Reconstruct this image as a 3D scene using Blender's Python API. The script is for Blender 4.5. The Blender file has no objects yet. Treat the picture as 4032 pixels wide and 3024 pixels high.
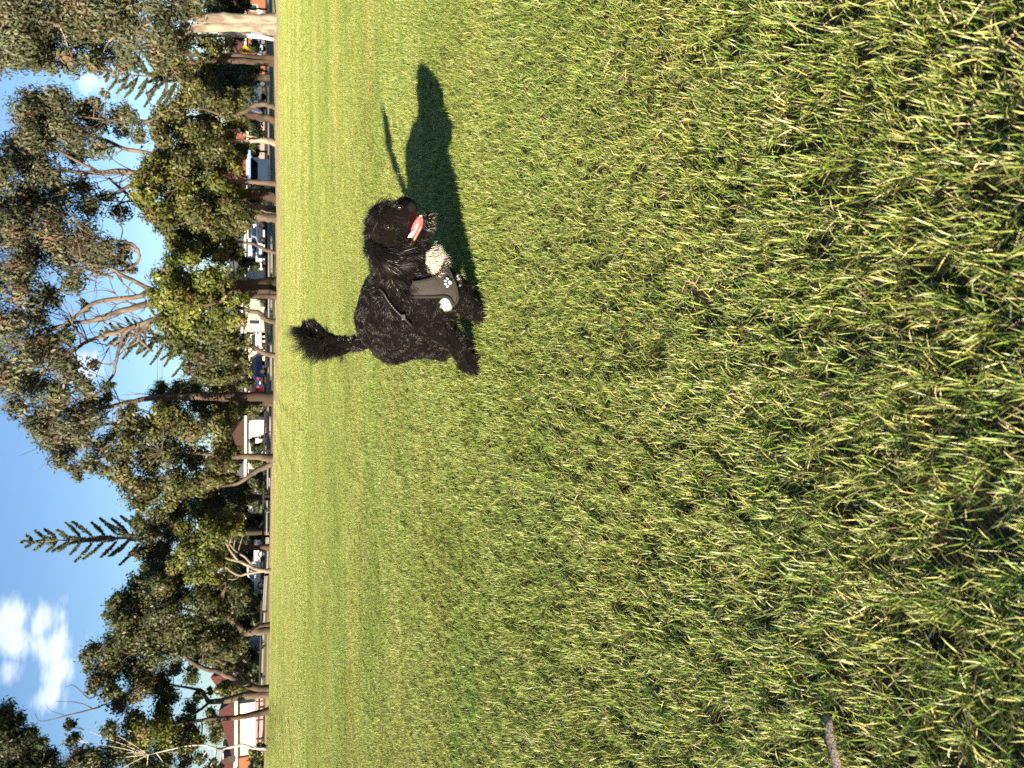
import bpy, math, random
import numpy as np

# ------------------------------------------------------------------ camera, sky, sun, exposure
SC = bpy.context.scene
COL = SC.collection
H = 0.75                       # camera height (m)
F = 3028.0                     # focal length in photo pixels (4032 x 3024)
PITCH = math.atan((2016 - 1005) / F)
cp, sp = math.cos(PITCH), math.sin(PITCH)

cam_d = bpy.data.cameras.new('camera')
cam_d.sensor_fit = 'HORIZONTAL'
cam_d.sensor_width = 36.0
cam_d.lens = F / 4032 * 36.0
cam_d.clip_start = 0.05
cam_d.clip_end = 3000
cam_d.dof.use_dof = True
cam_d.dof.focus_distance = 2.3
cam_d.dof.aperture_fstop = 9.0
cam = bpy.data.objects.new('camera', cam_d)
COL.objects.link(cam)
# the phone was held upright and the picture stored on its side: image right = world down
from mathutils import Matrix, Vector
R = Matrix(((0, 1, 0), (-sp, 0, -cp), (-cp, 0, sp)))
cam.matrix_world = Matrix.Translation((0, 0, H)) @ R.to_4x4()
SC.camera = cam

SUN_EL = math.radians(15.0)
SUN_AZ = math.radians(41.0)    # behind the camera, to its left
sun_vec = Vector((-math.sin(SUN_AZ) * math.cos(SUN_EL), -math.cos(SUN_AZ) * math.cos(SUN_EL), math.sin(SUN_EL)))
sd = bpy.data.lights.new('sun', 'SUN')
sd.energy = 5.0
sd.angle = math.radians(0.53)
sd.color = (1.0, 0.86, 0.65)
sun = bpy.data.objects.new('sun', sd)
sun.rotation_euler = sun_vec.to_track_quat('Z', 'Y').to_euler()
sun.location = (-20, -20, 20)
COL.objects.link(sun)

SC.view_settings.view_transform = 'Standard'
SC.view_settings.look = 'None'
SC.view_settings.exposure = 1.82
SC.view_settings.gamma = 1.0
SC.view_settings.use_curve_mapping = False
SC.cycles.use_denoising = False
SC.cycles.max_bounces = 6
SC.cycles.diffuse_bounces = 3
SC.cycles.glossy_bounces = 2
SC.cycles.transmission_bounces = 3
SC.cycles.transparent_max_bounces = 4

W = bpy.data.worlds.new('World')
SC.world = W
W.use_nodes = True
wn, wl = W.node_tree.nodes, W.node_tree.links
wn.clear()

def N(tree, typ, **kw):
    n = tree.nodes.new(typ)
    for k, v in kw.items():
        if k == 'inp':
            for kk, vv in v.items():
                n.inputs[kk].default_value = vv
        else:
            setattr(n, k, v)
    return n

def build_world():
    t = W.node_tree
    L = t.links.new
    sky = N(t, 'ShaderNodeTexSky', sky_type='NISHITA', sun_disc=False, sun_elevation=SUN_EL,
            sun_rotation=math.pi + SUN_AZ, altitude=0.0, air_density=1.0, dust_density=0.3, ozone_density=2.5)
    tc = N(t, 'ShaderNodeTexCoord')
    sep = N(t, 'ShaderNodeSeparateXYZ')
    L(tc.outputs['Generated'], sep.inputs[0])
    # flat cloud deck: project the view direction on a plane overhead
    zc = N(t, 'ShaderNodeMath', operation='MAXIMUM', inp={1: 0.03}); L(sep.outputs[2], zc.inputs[0])
    zz = N(t, 'ShaderNodeMath', operation='ADD', inp={1: 0.10}); L(zc.outputs[0], zz.inputs[0])
    dx = N(t, 'ShaderNodeMath', operation='DIVIDE'); L(sep.outputs[0], dx.inputs[0]); L(zz.outputs[0], dx.inputs[1])
    dy = N(t, 'ShaderNodeMath', operation='DIVIDE'); L(sep.outputs[1], dy.inputs[0]); L(zz.outputs[0], dy.inputs[1])
    cmb = N(t, 'ShaderNodeCombineXYZ'); L(dx.outputs[0], cmb.inputs[0]); L(dy.outputs[0], cmb.inputs[1])
    n1 = N(t, 'ShaderNodeTexNoise', inp={'Scale': 5.0, 'Detail': 10.0, 'Roughness': 0.58}); L(cmb.outputs[0], n1.inputs['Vector'])
    # broad cloud banks: soft blobs in direction space, broken up by the noise above
    total = None
    for (vx, vy, vz, rad, amp) in CLOUDS:
        dist = N(t, 'ShaderNodeVectorMath', operation='DISTANCE', inp={1: (vx, vy, vz)})
        L(tc.outputs['Generated'], dist.inputs[0])
        mr = N(t, 'ShaderNodeMapRange', interpolation_type='SMOOTHSTEP', inp={1: 0.0, 2: rad, 3: amp, 4: 0.0})
        L(dist.outputs['Value'], mr.inputs[0])
        if total is None:
            total = mr.outputs[0]
        else:
            mx = N(t, 'ShaderNodeMath', operation='MAXIMUM'); L(total, mx.inputs[0]); L(mr.outputs[0], mx.inputs[1]); total = mx.outputs[0]
    add = N(t, 'ShaderNodeMath', operation='ADD'); L(n1.outputs['Fac'], add.inputs[0]); L(total, add.inputs[1])
    mask = N(t, 'ShaderNodeMapRange', interpolation_type='SMOOTHSTEP', inp={1: 0.64, 2: 0.98, 3: 0.0, 4: 0.92})
    L(add.outputs[0], mask.inputs[0])
    mix = N(t, 'ShaderNodeMix', data_type='RGBA'); 
    L(mask.outputs[0], mix.inputs['Factor']); L(sky.outputs[0], mix.inputs['A'])
    mix.inputs['B'].default_value = CLOUD_COL
    tint = N(t, 'ShaderNodeMix', data_type='RGBA', blend_type='MULTIPLY'); tint.inputs['Factor'].default_value = 1.0
    tint.inputs['B'].default_value = SKY_TINT
    L(mix.outputs['Result'], tint.inputs['A'])
    bg = N(t, 'ShaderNodeBackground', inp={'Strength': 0.05}); L(tint.outputs['Result'], bg.inputs['Color'])
    out = N(t, 'ShaderNodeOutputWorld'); L(bg.outputs[0], out.inputs[0])

S22 = 4032 / 2212.0
def ray(x, y):
    """photo position on the 2212 px wide view -> world direction (not normalised)"""
    cu, cv = 1512 - y * S22, x * S22 - 2016
    return np.array([cu, F * cp - cv * sp, -F * sp - cv * cp])
def at(x, y, D):
    d = ray(x, y)
    return np.array([0, 0, H]) + d * (D / d[1])

CLOUD_COL = (6.6, 6.7, 6.9, 1)
SKY_TINT = (.88, .97, 1.10, 1)
def cdir(x, y):
    d = ray(x, y); d = d / np.linalg.norm(d); return d
CLOUDS = []
for (x, y, r, a) in [(35, 1330, 70, .42), (40, 1390, 80, .42), (90, 1345, 75, .42), (110, 1400, 90, .45), (125, 1450, 85, .42), (110, 1500, 70, .38),
                     (20, 1450, 60, .38), (145, 1290, 40, .25), (185, 790, 70, .42), (160, 830, 60, .38), (195, 175, 55, .40), (95, 640, 40, .4)]:
    d = cdir(x, y)
    CLOUDS.append((d[0], d[1], d[2], r * S22 / 3300, a))
build_world()
# ------------------------------------------------------------------ helpers
rng = np.random.default_rng(7)

def mat(name, col=(.5, .5, .5), rough=.7, spec=.3, metal=0.0, noise=None, bump=None, coord='Object'):
    """principled material; noise = (scale, col2, lo, hi[, stretch]); bump = (scale, strength)"""
    m = bpy.data.materials.new(name); m.use_nodes = True
    t = m.node_tree; b = t.nodes['Principled BSDF']
    b.inputs['Base Color'].default_value = (*col, 1)
    b.inputs['Roughness'].default_value = rough
    b.inputs['Metallic'].default_value = metal
    b.inputs['Specular IOR Level'].default_value = spec
    if noise or bump:
        tc = N(t, 'ShaderNodeTexCoord')
    if noise:
        mp = N(t, 'ShaderNodeMapping'); t.links.new(tc.outputs[coord], mp.inputs[0])
        if len(noise) > 4: mp.inputs['Scale'].default_value = noise[4]
        nz = N(t, 'ShaderNodeTexNoise', inp={'Scale': noise[0], 'Detail': 6.0, 'Roughness': .6}); t.links.new(mp.outputs[0], nz.inputs['Vector'])
        mr = N(t, 'ShaderNodeMapRange', inp={1: noise[2], 2: noise[3]}); t.links.new(nz.outputs['Fac'], mr.inputs[0])
        mx = N(t, 'ShaderNodeMix', data_type='RGBA'); t.links.new(mr.outputs[0], mx.inputs['Factor'])
        mx.inputs['A'].default_value = (*col, 1); mx.inputs['B'].default_value = (*noise[1], 1)
        t.links.new(mx.outputs['Result'], b.inputs['Base Color'])
    if bump:
        nb = N(t, 'ShaderNodeTexNoise', inp={'Scale': bump[0], 'Detail': 6.0}); t.links.new(tc.outputs[coord], nb.inputs['Vector'])
        bp = N(t, 'ShaderNodeBump', inp={'Strength': bump[1], 'Distance': 0.02}); t.links.new(nb.outputs['Fac'], bp.inputs['Height'])
        t.links.new(bp.outputs[0], b.inputs['Normal'])
    return m

def foliage_mat(name, transl=.3, rough=.55, gloss=.08, varscale=None, varcol=None, varrange=(.4, .6)):
    m = bpy.data.materials.new(name); m.use_nodes = True
    t = m.node_tree; t.nodes.clear(); L = t.links.new
    at_ = N(t, 'ShaderNodeAttribute', attribute_name='Col')
    colout = at_.outputs['Color']
    if varscale:
        g = N(t, 'ShaderNodeNewGeometry')
        mp = N(t, 'ShaderNodeMapping'); mp.inputs['Scale'].default_value = varscale; L(g.outputs['Position'], mp.inputs[0])
        nz = N(t, 'ShaderNodeTexNoise', inp={'Scale': 1.0, 'Detail': 4.0, 'Roughness': .6}); L(mp.outputs[0], nz.inputs['Vector'])
        mr = N(t, 'ShaderNodeMapRange', inp={1: varrange[0], 2: varrange[1]}); L(nz.outputs['Fac'], mr.inputs[0])
        mx = N(t, 'ShaderNodeMix', data_type='RGBA', blend_type='MULTIPLY'); L(mr.outputs[0], mx.inputs['Factor'])
        L(colout, mx.inputs['A']); mx.inputs['B'].default_value = varcol
        colout = mx.outputs['Result']
        # mower bands: long faint streaks across the field
        mp2 = N(t, 'ShaderNodeMapping'); mp2.inputs['Scale'].default_value = (.018, .55, 1); mp2.inputs['Rotation'].default_value = (0, 0, .03); L(g.outputs['Position'], mp2.inputs[0])
        n2 = N(t, 'ShaderNodeTexNoise', inp={'Scale': 1.0, 'Detail': 3.0, 'Roughness': .7}); L(mp2.outputs[0], n2.inputs['Vector'])
        mr2 = N(t, 'ShaderNodeMapRange', inp={1: .42, 2: .60}); L(n2.outputs['Fac'], mr2.inputs[0])
        mx2 = N(t, 'ShaderNodeMix', data_type='RGBA', blend_type='MULTIPLY'); L(mr2.outputs[0], mx2.inputs['Factor'])
        L(colout, mx2.inputs['A']); mx2.inputs['B'].default_value = (.80, .90, .76, 1)
        colout = mx2.outputs['Result']
    d = N(t, 'ShaderNodeBsdfDiffuse'); L(colout, d.inputs['Color'])
    tr = N(t, 'ShaderNodeBsdfTranslucent'); L(colout, tr.inputs['Color'])
    gl = N(t, 'ShaderNodeBsdfGlossy', inp={'Roughness': rough}); gl.inputs['Color'].default_value = (1, 1, 1, 1)
    m1 = N(t, 'ShaderNodeMixShader', inp={0: transl}); L(d.outputs[0], m1.inputs[1]); L(tr.outputs[0], m1.inputs[2])
    m2 = N(t, 'ShaderNodeMixShader', inp={0: gloss}); L(m1.outputs[0], m2.inputs[1]); L(gl.outputs[0], m2.inputs[2])
    o = N(t, 'ShaderNodeOutputMaterial'); L(m2.outputs[0], o.inputs[0])
    return m

def tagit(o, label=None, cat=None, group=None, kind=None):
    if label: o['label'] = label
    if cat: o['category'] = cat
    if group: o['group'] = group
    if kind: o['kind'] = kind
    return o

def mesh_np(name, verts, faces, cols=None, smooth=False, mats=None, matidx=None):
    """faces: (n,3) or (n,4) int array, or list of such arrays"""
    me = bpy.data.meshes.new(name)
    verts = np.asarray(verts, dtype=np.float32)
    if not isinstance(faces, list): faces = [faces]
    faces = [np.asarray(f, dtype=np.int32) for f in faces if len(f)]
    nl = sum(f.size for f in faces); nf = sum(len(f) for f in faces)
    me.vertices.add(len(verts)); me.vertices.foreach_set('co', verts.ravel())
    me.loops.add(nl); me.loops.foreach_set('vertex_index', np.concatenate([f.ravel() for f in faces]))
    me.polygons.add(nf)
    tot = np.concatenate([np.full(len(f), f.shape[1], dtype=np.int32) for f in faces])
    st = np.concatenate([[0], np.cumsum(tot)[:-1]]).astype(np.int32)
    me.polygons.foreach_set('loop_start', st)
    if smooth: me.polygons.foreach_set('use_smooth', np.ones(nf, dtype=bool))
    me.update(calc_edges=True)
    if cols is not None:
        ca = me.color_attributes.new('Col', 'FLOAT_COLOR', 'POINT')
        c = np.ones((len(verts), 4), dtype=np.float32); c[:, :3] = cols
        ca.data.foreach_set('color', c.ravel())
    for m in (mats or []): me.materials.append(m)
    if matidx is not None: me.polygons.foreach_set('material_index', np.asarray(matidx, dtype=np.int32))
    return me

def link(name, me, parent=None, loc=None):
    o = bpy.data.objects.new(name, me); COL.objects.link(o)
    if parent is not None: o.parent = parent
    if loc is not None: o.location = loc
    return o

def empty(name, loc, label, cat, group=None, rotz=0.0):
    o = bpy.data.objects.new(name, None); COL.objects.link(o)
    o.empty_display_size = .2
    o.location = loc; o.rotation_euler = (0, 0, rotz)
    return tagit(o, label, cat, group)

class MB:
    """collects polygons (python lists) into one mesh"""
    def __init__(s): s.v = []; s.f = []
    def add(s, vs, fs):
        b = len(s.v); s.v += [tuple(map(float, q)) for q in vs]; s.f += [tuple(b + i for i in f) for f in fs]; return s
    def box(s, x0, x1, y0, y1, z0, z1, bev=0.0):
        if bev:
            import bmesh
            bm = bmesh.new(); bmesh.ops.create_cube(bm, size=1)
            for v in bm.verts: v.co = ((x0 + x1) / 2 + v.co.x * (x1 - x0), (y0 + y1) / 2 + v.co.y * (y1 - y0), (z0 + z1) / 2 + v.co.z * (z1 - z0))
            bmesh.ops.bevel(bm, geom=bm.edges[:], offset=bev, segments=2, affect='EDGES', profile=.5)
            bm.verts.ensure_lookup_table()
            s.add([v.co for v in bm.verts], [[v.index for v in f.verts] for f in bm.faces]); bm.free(); return s
        return s.add([(x0, y0, z0), (x1, y0, z0), (x1, y1, z0), (x0, y1, z0), (x0, y0, z1), (x1, y0, z1), (x1, y1, z1), (x0, y1, z1)],
                     [(0, 3, 2, 1), (4, 5, 6, 7), (0, 1, 5, 4), (1, 2, 6, 5), (2, 3, 7, 6), (3, 0, 4, 7)])
    def cyl(s, c, axis, r, h, n=16, r2=None):
        c = Vector(c); a = Vector(axis).normalized(); q = a.to_track_quat('Z', 'Y')
        r2 = r if r2 is None else r2
        vs = []
        for k in (0, 1):
            for i in range(n):
                t = 2 * math.pi * i / n; rr = (r, r2)[k]
                vs.append(c + q @ Vector((rr * math.cos(t), rr * math.sin(t), (k - .5) * h)))
        fs = [tuple(range(n - 1, -1, -1)), tuple(range(n, 2 * n))] + [(i, (i + 1) % n, n + (i + 1) % n, n + i) for i in range(n)]
        return s.add(vs, fs)
    def prism(s, poly, y0, y1):
        """poly: list of (x,z) counterclockwise seen from -y"""
        n = len(poly)
        vs = [(p[0], y0, p[1]) for p in poly] + [(p[0], y1, p[1]) for p in poly]
        return s.add(vs, [tuple(range(n)), tuple(range(2 * n - 1, n - 1, -1))] + [(i, n + i, n + (i + 1) % n, (i + 1) % n) for i in range(n)])
    def mesh(s, name, m, smooth=False):
        me = bpy.data.meshes.new(name); me.from_pydata(s.v, [], s.f); me.materials.append(m)
        if smooth:
            me.polygons.foreach_set('use_smooth', np.ones(len(me.polygons), dtype=bool))
        me.update(); return me
    def obj(s, name, m, parent=None, smooth=False):
        return link(name, s.mesh(name, m, smooth), parent)

def tube(pts, radii, sides=8, cap=True):
    """tapered tube along pts -> verts, quads"""
    pts = np.asarray(pts, float); radii = np.asarray(radii, float)
    n = len(pts)
    tan = np.gradient(pts, axis=0); tan /= np.linalg.norm(tan, axis=1, keepdims=True) + 1e-9
    ref = np.array([0, 1.0, 0]) if abs(tan[0][1]) < .9 else np.array([1.0, 0, 0])
    vs = []
    u = np.cross(tan[0], ref); u /= np.linalg.norm(u)
    for i in range(n):
        u = u - tan[i] * np.dot(u, tan[i]); u /= np.linalg.norm(u) + 1e-9
        w = np.cross(tan[i], u)
        a = np.arange(sides) * 2 * np.pi / sides
        vs.append(pts[i] + radii[i] * (np.cos(a)[:, None] * u + np.sin(a)[:, None] * w))
    vs = np.concatenate(vs)
    i = np.arange(n - 1)[:, None] * sides; j = np.arange(sides)[None]
    q = np.stack([i + j, i + (j + 1) % sides, i + sides + (j + 1) % sides, i + sides + j], -1).reshape(-1, 4)
    return vs, q

def smooth_path(pts, radii, step=4, wob=0.0, r=None):
    """Catmull-Rom through control points"""
    P = np.asarray(pts, float); Rr = np.asarray(radii, float)
    P = np.vstack([2 * P[0] - P[1], P, 2 * P[-1] - P[-2]]); Rr = np.concatenate([[Rr[0]], Rr, [Rr[-1]]])
    out, ro = [], []
    for i in range(1, len(P) - 2):
        for k in range(step):
            t = k / step
            a = 2 * P[i]; b = P[i + 1] - P[i - 1]; c = 2 * P[i - 1] - 5 * P[i] + 4 * P[i + 1] - P[i + 2]; d = -P[i - 1] + 3 * P[i] - 3 * P[i + 1] + P[i + 2]
            out.append(.5 * (a + b * t + c * t * t + d * t ** 3)); ro.append(Rr[i] * (1 - t) + Rr[i + 1] * t)
    out.append(P[-2]); ro.append(Rr[-2])
    out = np.array(out); ro = np.array(ro)
    if wob: out[1:] += (r or rng).normal(0, 1, (len(out) - 1, 3)) * wob * ro[1:, None]
    return out, ro

class NPM:
    """collects numpy verts/quads/colours"""
    def __init__(s): s.v = []; s.q = []; s.c = []; s.n = 0
    def add(s, v, q, c=None):
        s.v.append(v); s.q.append(np.asarray(q) + s.n); s.n += len(v)
        if c is not None: s.c.append(np.broadcast_to(c, (len(v), 3)))
    def mesh(s, name, mats, smooth=False):
        return mesh_np(name, np.concatenate(s.v), np.concatenate(s.q), np.concatenate(s.c) if s.c else None, smooth, mats)
# ------------------------------------------------------------------ ground
_ya = np.array([3024, 2800, 2500, 2200, 1900, 1500, 1000, 0])          # photo row -> lateral slope a = x / y
_A = (1512 - _ya) / 3189.0
_YE = np.array([58, 55, 50, 46, 42, 38, 36, 40.0])                     # distance of the field's far edge
_VE = np.array([1043, 1055, 1063, 1070, 1077, 1092, 1101, 1090.0])
_ZE = H - (_VE - 1005) / 3366.0 * _YE
_ZB = np.array([.35, .30, .1, -.25, -.32, -.33, -.33, -.33])           # level of the street side
def YE(a): return np.interp(a, _A, _YE)
def gz(x, y):
    x = np.asarray(x, float); y = np.asarray(y, float)
    a = x / np.maximum(y, 4.0)
    ye = YE(a); ze = np.interp(a, _A, _ZE); zb = np.interp(a, _A, _ZB)
    t = np.clip((y - 5) / (ye - 5), 0, 1); t = t * t * (3 - 2 * t)
    z = ze * t
    s = np.clip((y - ye - 2) / 20, 0, 1); s = s * s * (3 - 2 * s)
    return z + (zb - ze) * s
def gp(x, y): return np.array([x, y, float(gz(x, y))])
def on_ground(y22, D):
    """ground point seen in photo column y22 at distance D"""
    x = (1512 - y22 * S22) / 3189.0 * D
    return gp(x, D)

def grid_sheet(name, xs, ys, mats, dz=0.0, fn=gz):
    X, Y = np.meshgrid(xs, ys)
    v = np.stack([X.ravel(), Y.ravel(), fn(X.ravel(), Y.ravel()) + dz], 1)
    nx = len(xs); i = np.arange(len(ys) - 1)[:, None] * nx; j = np.arange(nx - 1)[None]
    q = np.stack([i + j, i + j + 1, i + nx + j + 1, i + nx + j], -1).reshape(-1, 4)
    return link(name, mesh_np(name, v, q, None, True, mats))

def strip_sheet(name, off0, off1, mats, dz, n_a=160, n_o=8, jag=0.0, amax=1.6):
    """sheet following the field edge between two offsets behind it"""
    a = np.linspace(-amax, amax, n_a)
    rows = []
    for k in range(n_o + 1):
        t = k / n_o
        y = YE(a) + off0 + (off1 - off0) * t
        if jag and k in (0, n_o): y = y + jag * (np.sin(a * 61 + k) + .6 * np.sin(a * 143 + 2 * k) + .4 * np.sin(a * 317))
        x = a * y
        rows.append(np.stack([x, y, gz(x, y) + dz], 1))
    v = np.concatenate(rows)
    i = np.arange(n_o)[:, None] * n_a; j = np.arange(n_a - 1)[None]
    q = np.stack([i + j, i + j + 1, i + n_a + j + 1, i + n_a + j], -1).reshape(-1, 4)
    return link(name, mesh_np(name, v, q, None, True, mats))

def ground_mat():
    m = bpy.data.materials.new('turf'); m.use_nodes = True
    t = m.node_tree; b = t.nodes['Principled BSDF']; L = t.links.new
    g = N(t, 'ShaderNodeNewGeometry')
    def noise(scale, det=5, st=(1, 1, 1)):
        mp = N(t, 'ShaderNodeMapping'); mp.inputs['Scale'].default_value = st; L(g.outputs['Position'], mp.inputs[0])
        n = N(t, 'ShaderNodeTexNoise', inp={'Scale': scale, 'Detail': det, 'Roughness': .65}); L(mp.outputs[0], n.inputs['Vector']); return n.outputs['Fac']
    def mixc(fac, lo, hi, a, bcol):
        mr = N(t, 'ShaderNodeMapRange', inp={1: lo, 2: hi}); L(fac, mr.inputs[0])
        mx = N(t, 'ShaderNodeMix', data_type='RGBA'); L(mr.outputs[0], mx.inputs['Factor'])
        if isinstance(a, tuple): mx.inputs['A'].default_value = (*a, 1)
        else: L(a, mx.inputs['A'])
        mx.inputs['B'].default_value = (*bcol, 1); return mx.outputs['Result']
    c = mixc(noise(60), .35, .65, (.030, .036, .012), (.055, .044, .024))
    c = mixc(noise(.5, 4, (.3, 1, 1)), .45, .65, c, (.11, .095, .04))
    L(c, b.inputs['Base Color']); b.inputs['Roughness'].default_value = .95; b.inputs['Specular IOR Level'].default_value = .1
    return m
M_TURF = ground_mat()
M_DIRT = mat('dry_earth', (.46, .37, .20), .95, .1, noise=(1.1, (.34, .25, .15), .38, .68, (.5, 1, 1)), bump=(6, .6))
M_ROAD = mat('asphalt', (.06, .06, .062), .85, .25, noise=(3, (.085, .085, .085), .3, .7))
M_KERB = mat('concrete', (.17, .16, .15), .9, .2, noise=(2, (.12, .115, .11), .3, .7))
M_VERGE = mat('verge_grass', (.16, .19, .045), .95, .1, noise=(1.2, (.24, .20, .09), .4, .7), bump=(12, .8))

xs = np.concatenate([-np.geomspace(60, 900, 14)[::-1], np.linspace(-55, 55, 150), np.geomspace(60, 900, 14)])
ys = np.concatenate([-np.geomspace(6, 300, 9)[::-1], np.linspace(-5, 60, 140), np.geomspace(61, 1500, 30)])
tagit(grid_sheet('ground', xs, ys, [M_TURF]), 'mown turf of the playing field and the land beyond', 'ground', kind='structure')
tagit(strip_sheet('dirt_verge', -6.0, 6.5, [M_DIRT], .022, n_o=14, jag=.3), 'strip of dry tan earth and dead grass under the trees', 'verge', kind='structure')
tagit(strip_sheet('road', 16, 27, [M_ROAD], .03), 'grey asphalt street behind the trees', 'road', kind='structure')
tagit(strip_sheet('grass_verge', 6.6, 15.6, [M_VERGE], .02), 'dry grass strip between trees and street', 'verge', kind='structure')

def kerb(off, name, label):
    a = np.linspace(-1.3, 1.3, 180); V = []
    for (o, dz) in ((0, -.1), (0, .13), (.18, .13), (.18, -.1)):
        y = YE(a) + off + o; x = a * y
        V.append(np.stack([x, y, gz(x, y) + dz], 1))
    v = np.concatenate(V); n = len(a)
    q = []
    for k in range(3):
        j = np.arange(n - 1); q.append(np.stack([k * n + j, k * n + j + 1, (k + 1) * n + j + 1, (k + 1) * n + j], -1))
    tagit(link(name, mesh_np(name, v, np.concatenate(q), None, False, [M_KERB])), label, 'kerb', kind='structure')
kerb(15.8, 'kerb', 'concrete kerb along the near side of the street')
kerb(27.0, 'kerb', 'concrete kerb along the house side of the street')

# ------------------------------------------------------------------ lawn grass
M_GRASS = foliage_mat('grass_blade', .17, .42, .03, (.20, 1.1, 1), (1.36, 1.10, 1.30, 1), (.40, .62))
M_GRASS_NODES = M_GRASS
PAL = np.array([(.080, .152, .018), (.142, .240, .033), (.238, .325, .060), (.385, .415, .115), (.58, .54, .27), (.17, .135, .065)])
def grass_patch(name, size, n, wid, lmin, lmax, segs, seed, probs, tuft=.0):
    r = np.random.default_rng(seed)
    base = np.zeros((n, 3)); hs = size * (.54 if tuft else .64)
    base[:, :2] = r.uniform(-hs, hs, (n, 2))
    nt = int(size * size * 1500)                                      # blades grow in tufts with gaps between
    tc = r.uniform(-size * .54, size * .54, (nt, 2)); tsel = r.random(n) < tuft
    base[tsel, :2] = tc[r.integers(0, nt, tsel.sum())] + r.normal(0, .0065, (tsel.sum(), 2))
    kind = r.choice(6, n, p=probs)
    az = r.uniform(0, 2 * np.pi, n)
    lean = r.normal(.56, .30, n).clip(.08, 1.5)                       # 0 = upright
    dead = kind >= 4
    lean[dead] = r.uniform(.7, 1.5, dead.sum())
    Ln = r.uniform(lmin, lmax, n) * np.where(dead, .8, 1)
    w = wid * r.uniform(.55, 1.25, n)
    base[:, 2] = np.where(dead, r.uniform(.0, .012, n), r.uniform(0, .006, n))
    hd = np.stack([np.cos(az), np.sin(az), np.zeros(n)], 1)
    hd[:, 0] += .35; hd[:, 1] -= .1; hd /= np.linalg.norm(hd, axis=1, keepdims=True)
    tw = r.uniform(-1.2, 1.2, n)
    side = np.stack([-hd[:, 1], hd[:, 0], np.zeros(n)], 1)
    side = side * np.cos(tw)[:, None] + np.array([0, 0, 1.0]) * np.sin(tw)[:, None] * .6
    side /= np.linalg.norm(side, axis=1, keepdims=True)
    bend = r.uniform(.1, .8, n)
    P = base.copy(); pts = [P.copy()]
    for k in range(segs):
        th = np.minimum(lean + bend * (k / segs), 1.75)
        d = hd * np.sin(th)[:, None] + np.array([0, 0, 1.0]) * np.cos(th)[:, None]
        P = P + d * (Ln / segs)[:, None]; pts.append(P.copy())
    prof = {2: [.8, 1.0, .0], 3: [.7, 1.0, .8, .0]}[segs]
    V = []
    for k in range(segs):
        V.append(pts[k] - side * (w * prof[k] / 2)[:, None]); V.append(pts[k] + side * (w * prof[k] / 2)[:, None])
    V.append(pts[segs])
    nv = 2 * segs + 1
    V = np.stack(V, 1).reshape(-1, 3)
    o = np.arange(n)[:, None] * nv
    q = np.concatenate([o + np.array([2 * k, 2 * k + 1, 2 * k + 3, 2 * k + 2]) for k in range(segs - 1)])
    tr = o + np.array([2 * segs - 2, 2 * segs - 1, 2 * segs])
    c = PAL[kind] * r.uniform(.72, 1.25, (n, 1)) * r.uniform(.92, 1.08, (n, 3))
    cc = np.repeat(c[:, None], nv, 1)
    tipc = r.random(n) < .30                                          # cut, bleached tips
    cc[tipc, -1] = (.50, .45, .22); cc[tipc, -2] = cc[tipc, -2] * .6 + np.array((.50, .45, .22)) * .4
    me = mesh_np(name, V, [q, tr], cc.reshape(-1, 3), False, [M_GRASS])
    return bpy.data.objects.new(name, me)

gcol = bpy.data.collections.new('grass_patches')
GP = [.20, .27, .23, .14, .11, .05]
GFAR = [.17, .25, .23, .15, .15, .05]
GDRY = [.03, .06, .12, .17, .40, .22]
NNEAR, NFAR = 7, 4
for k in range(NNEAR):
    gcol.objects.link(grass_patch(f'a_grass_patch_{k}', .25, 4600, .00160, .014, .038, 3, 100 + k, GP, .72))
for k in range(NFAR):
    gcol.objects.link(grass_patch(f'b_grass_patch_{k}', 1.0, 12500, .0064, .016, .038, 2, 200 + k, GFAR))
NDRY = 3
for k in range(NDRY):
    gcol.objects.link(grass_patch(f'c_grass_patch_{k}', 1.0, 7000, .0075, .015, .04, 2, 300 + k, GDRY))

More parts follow.
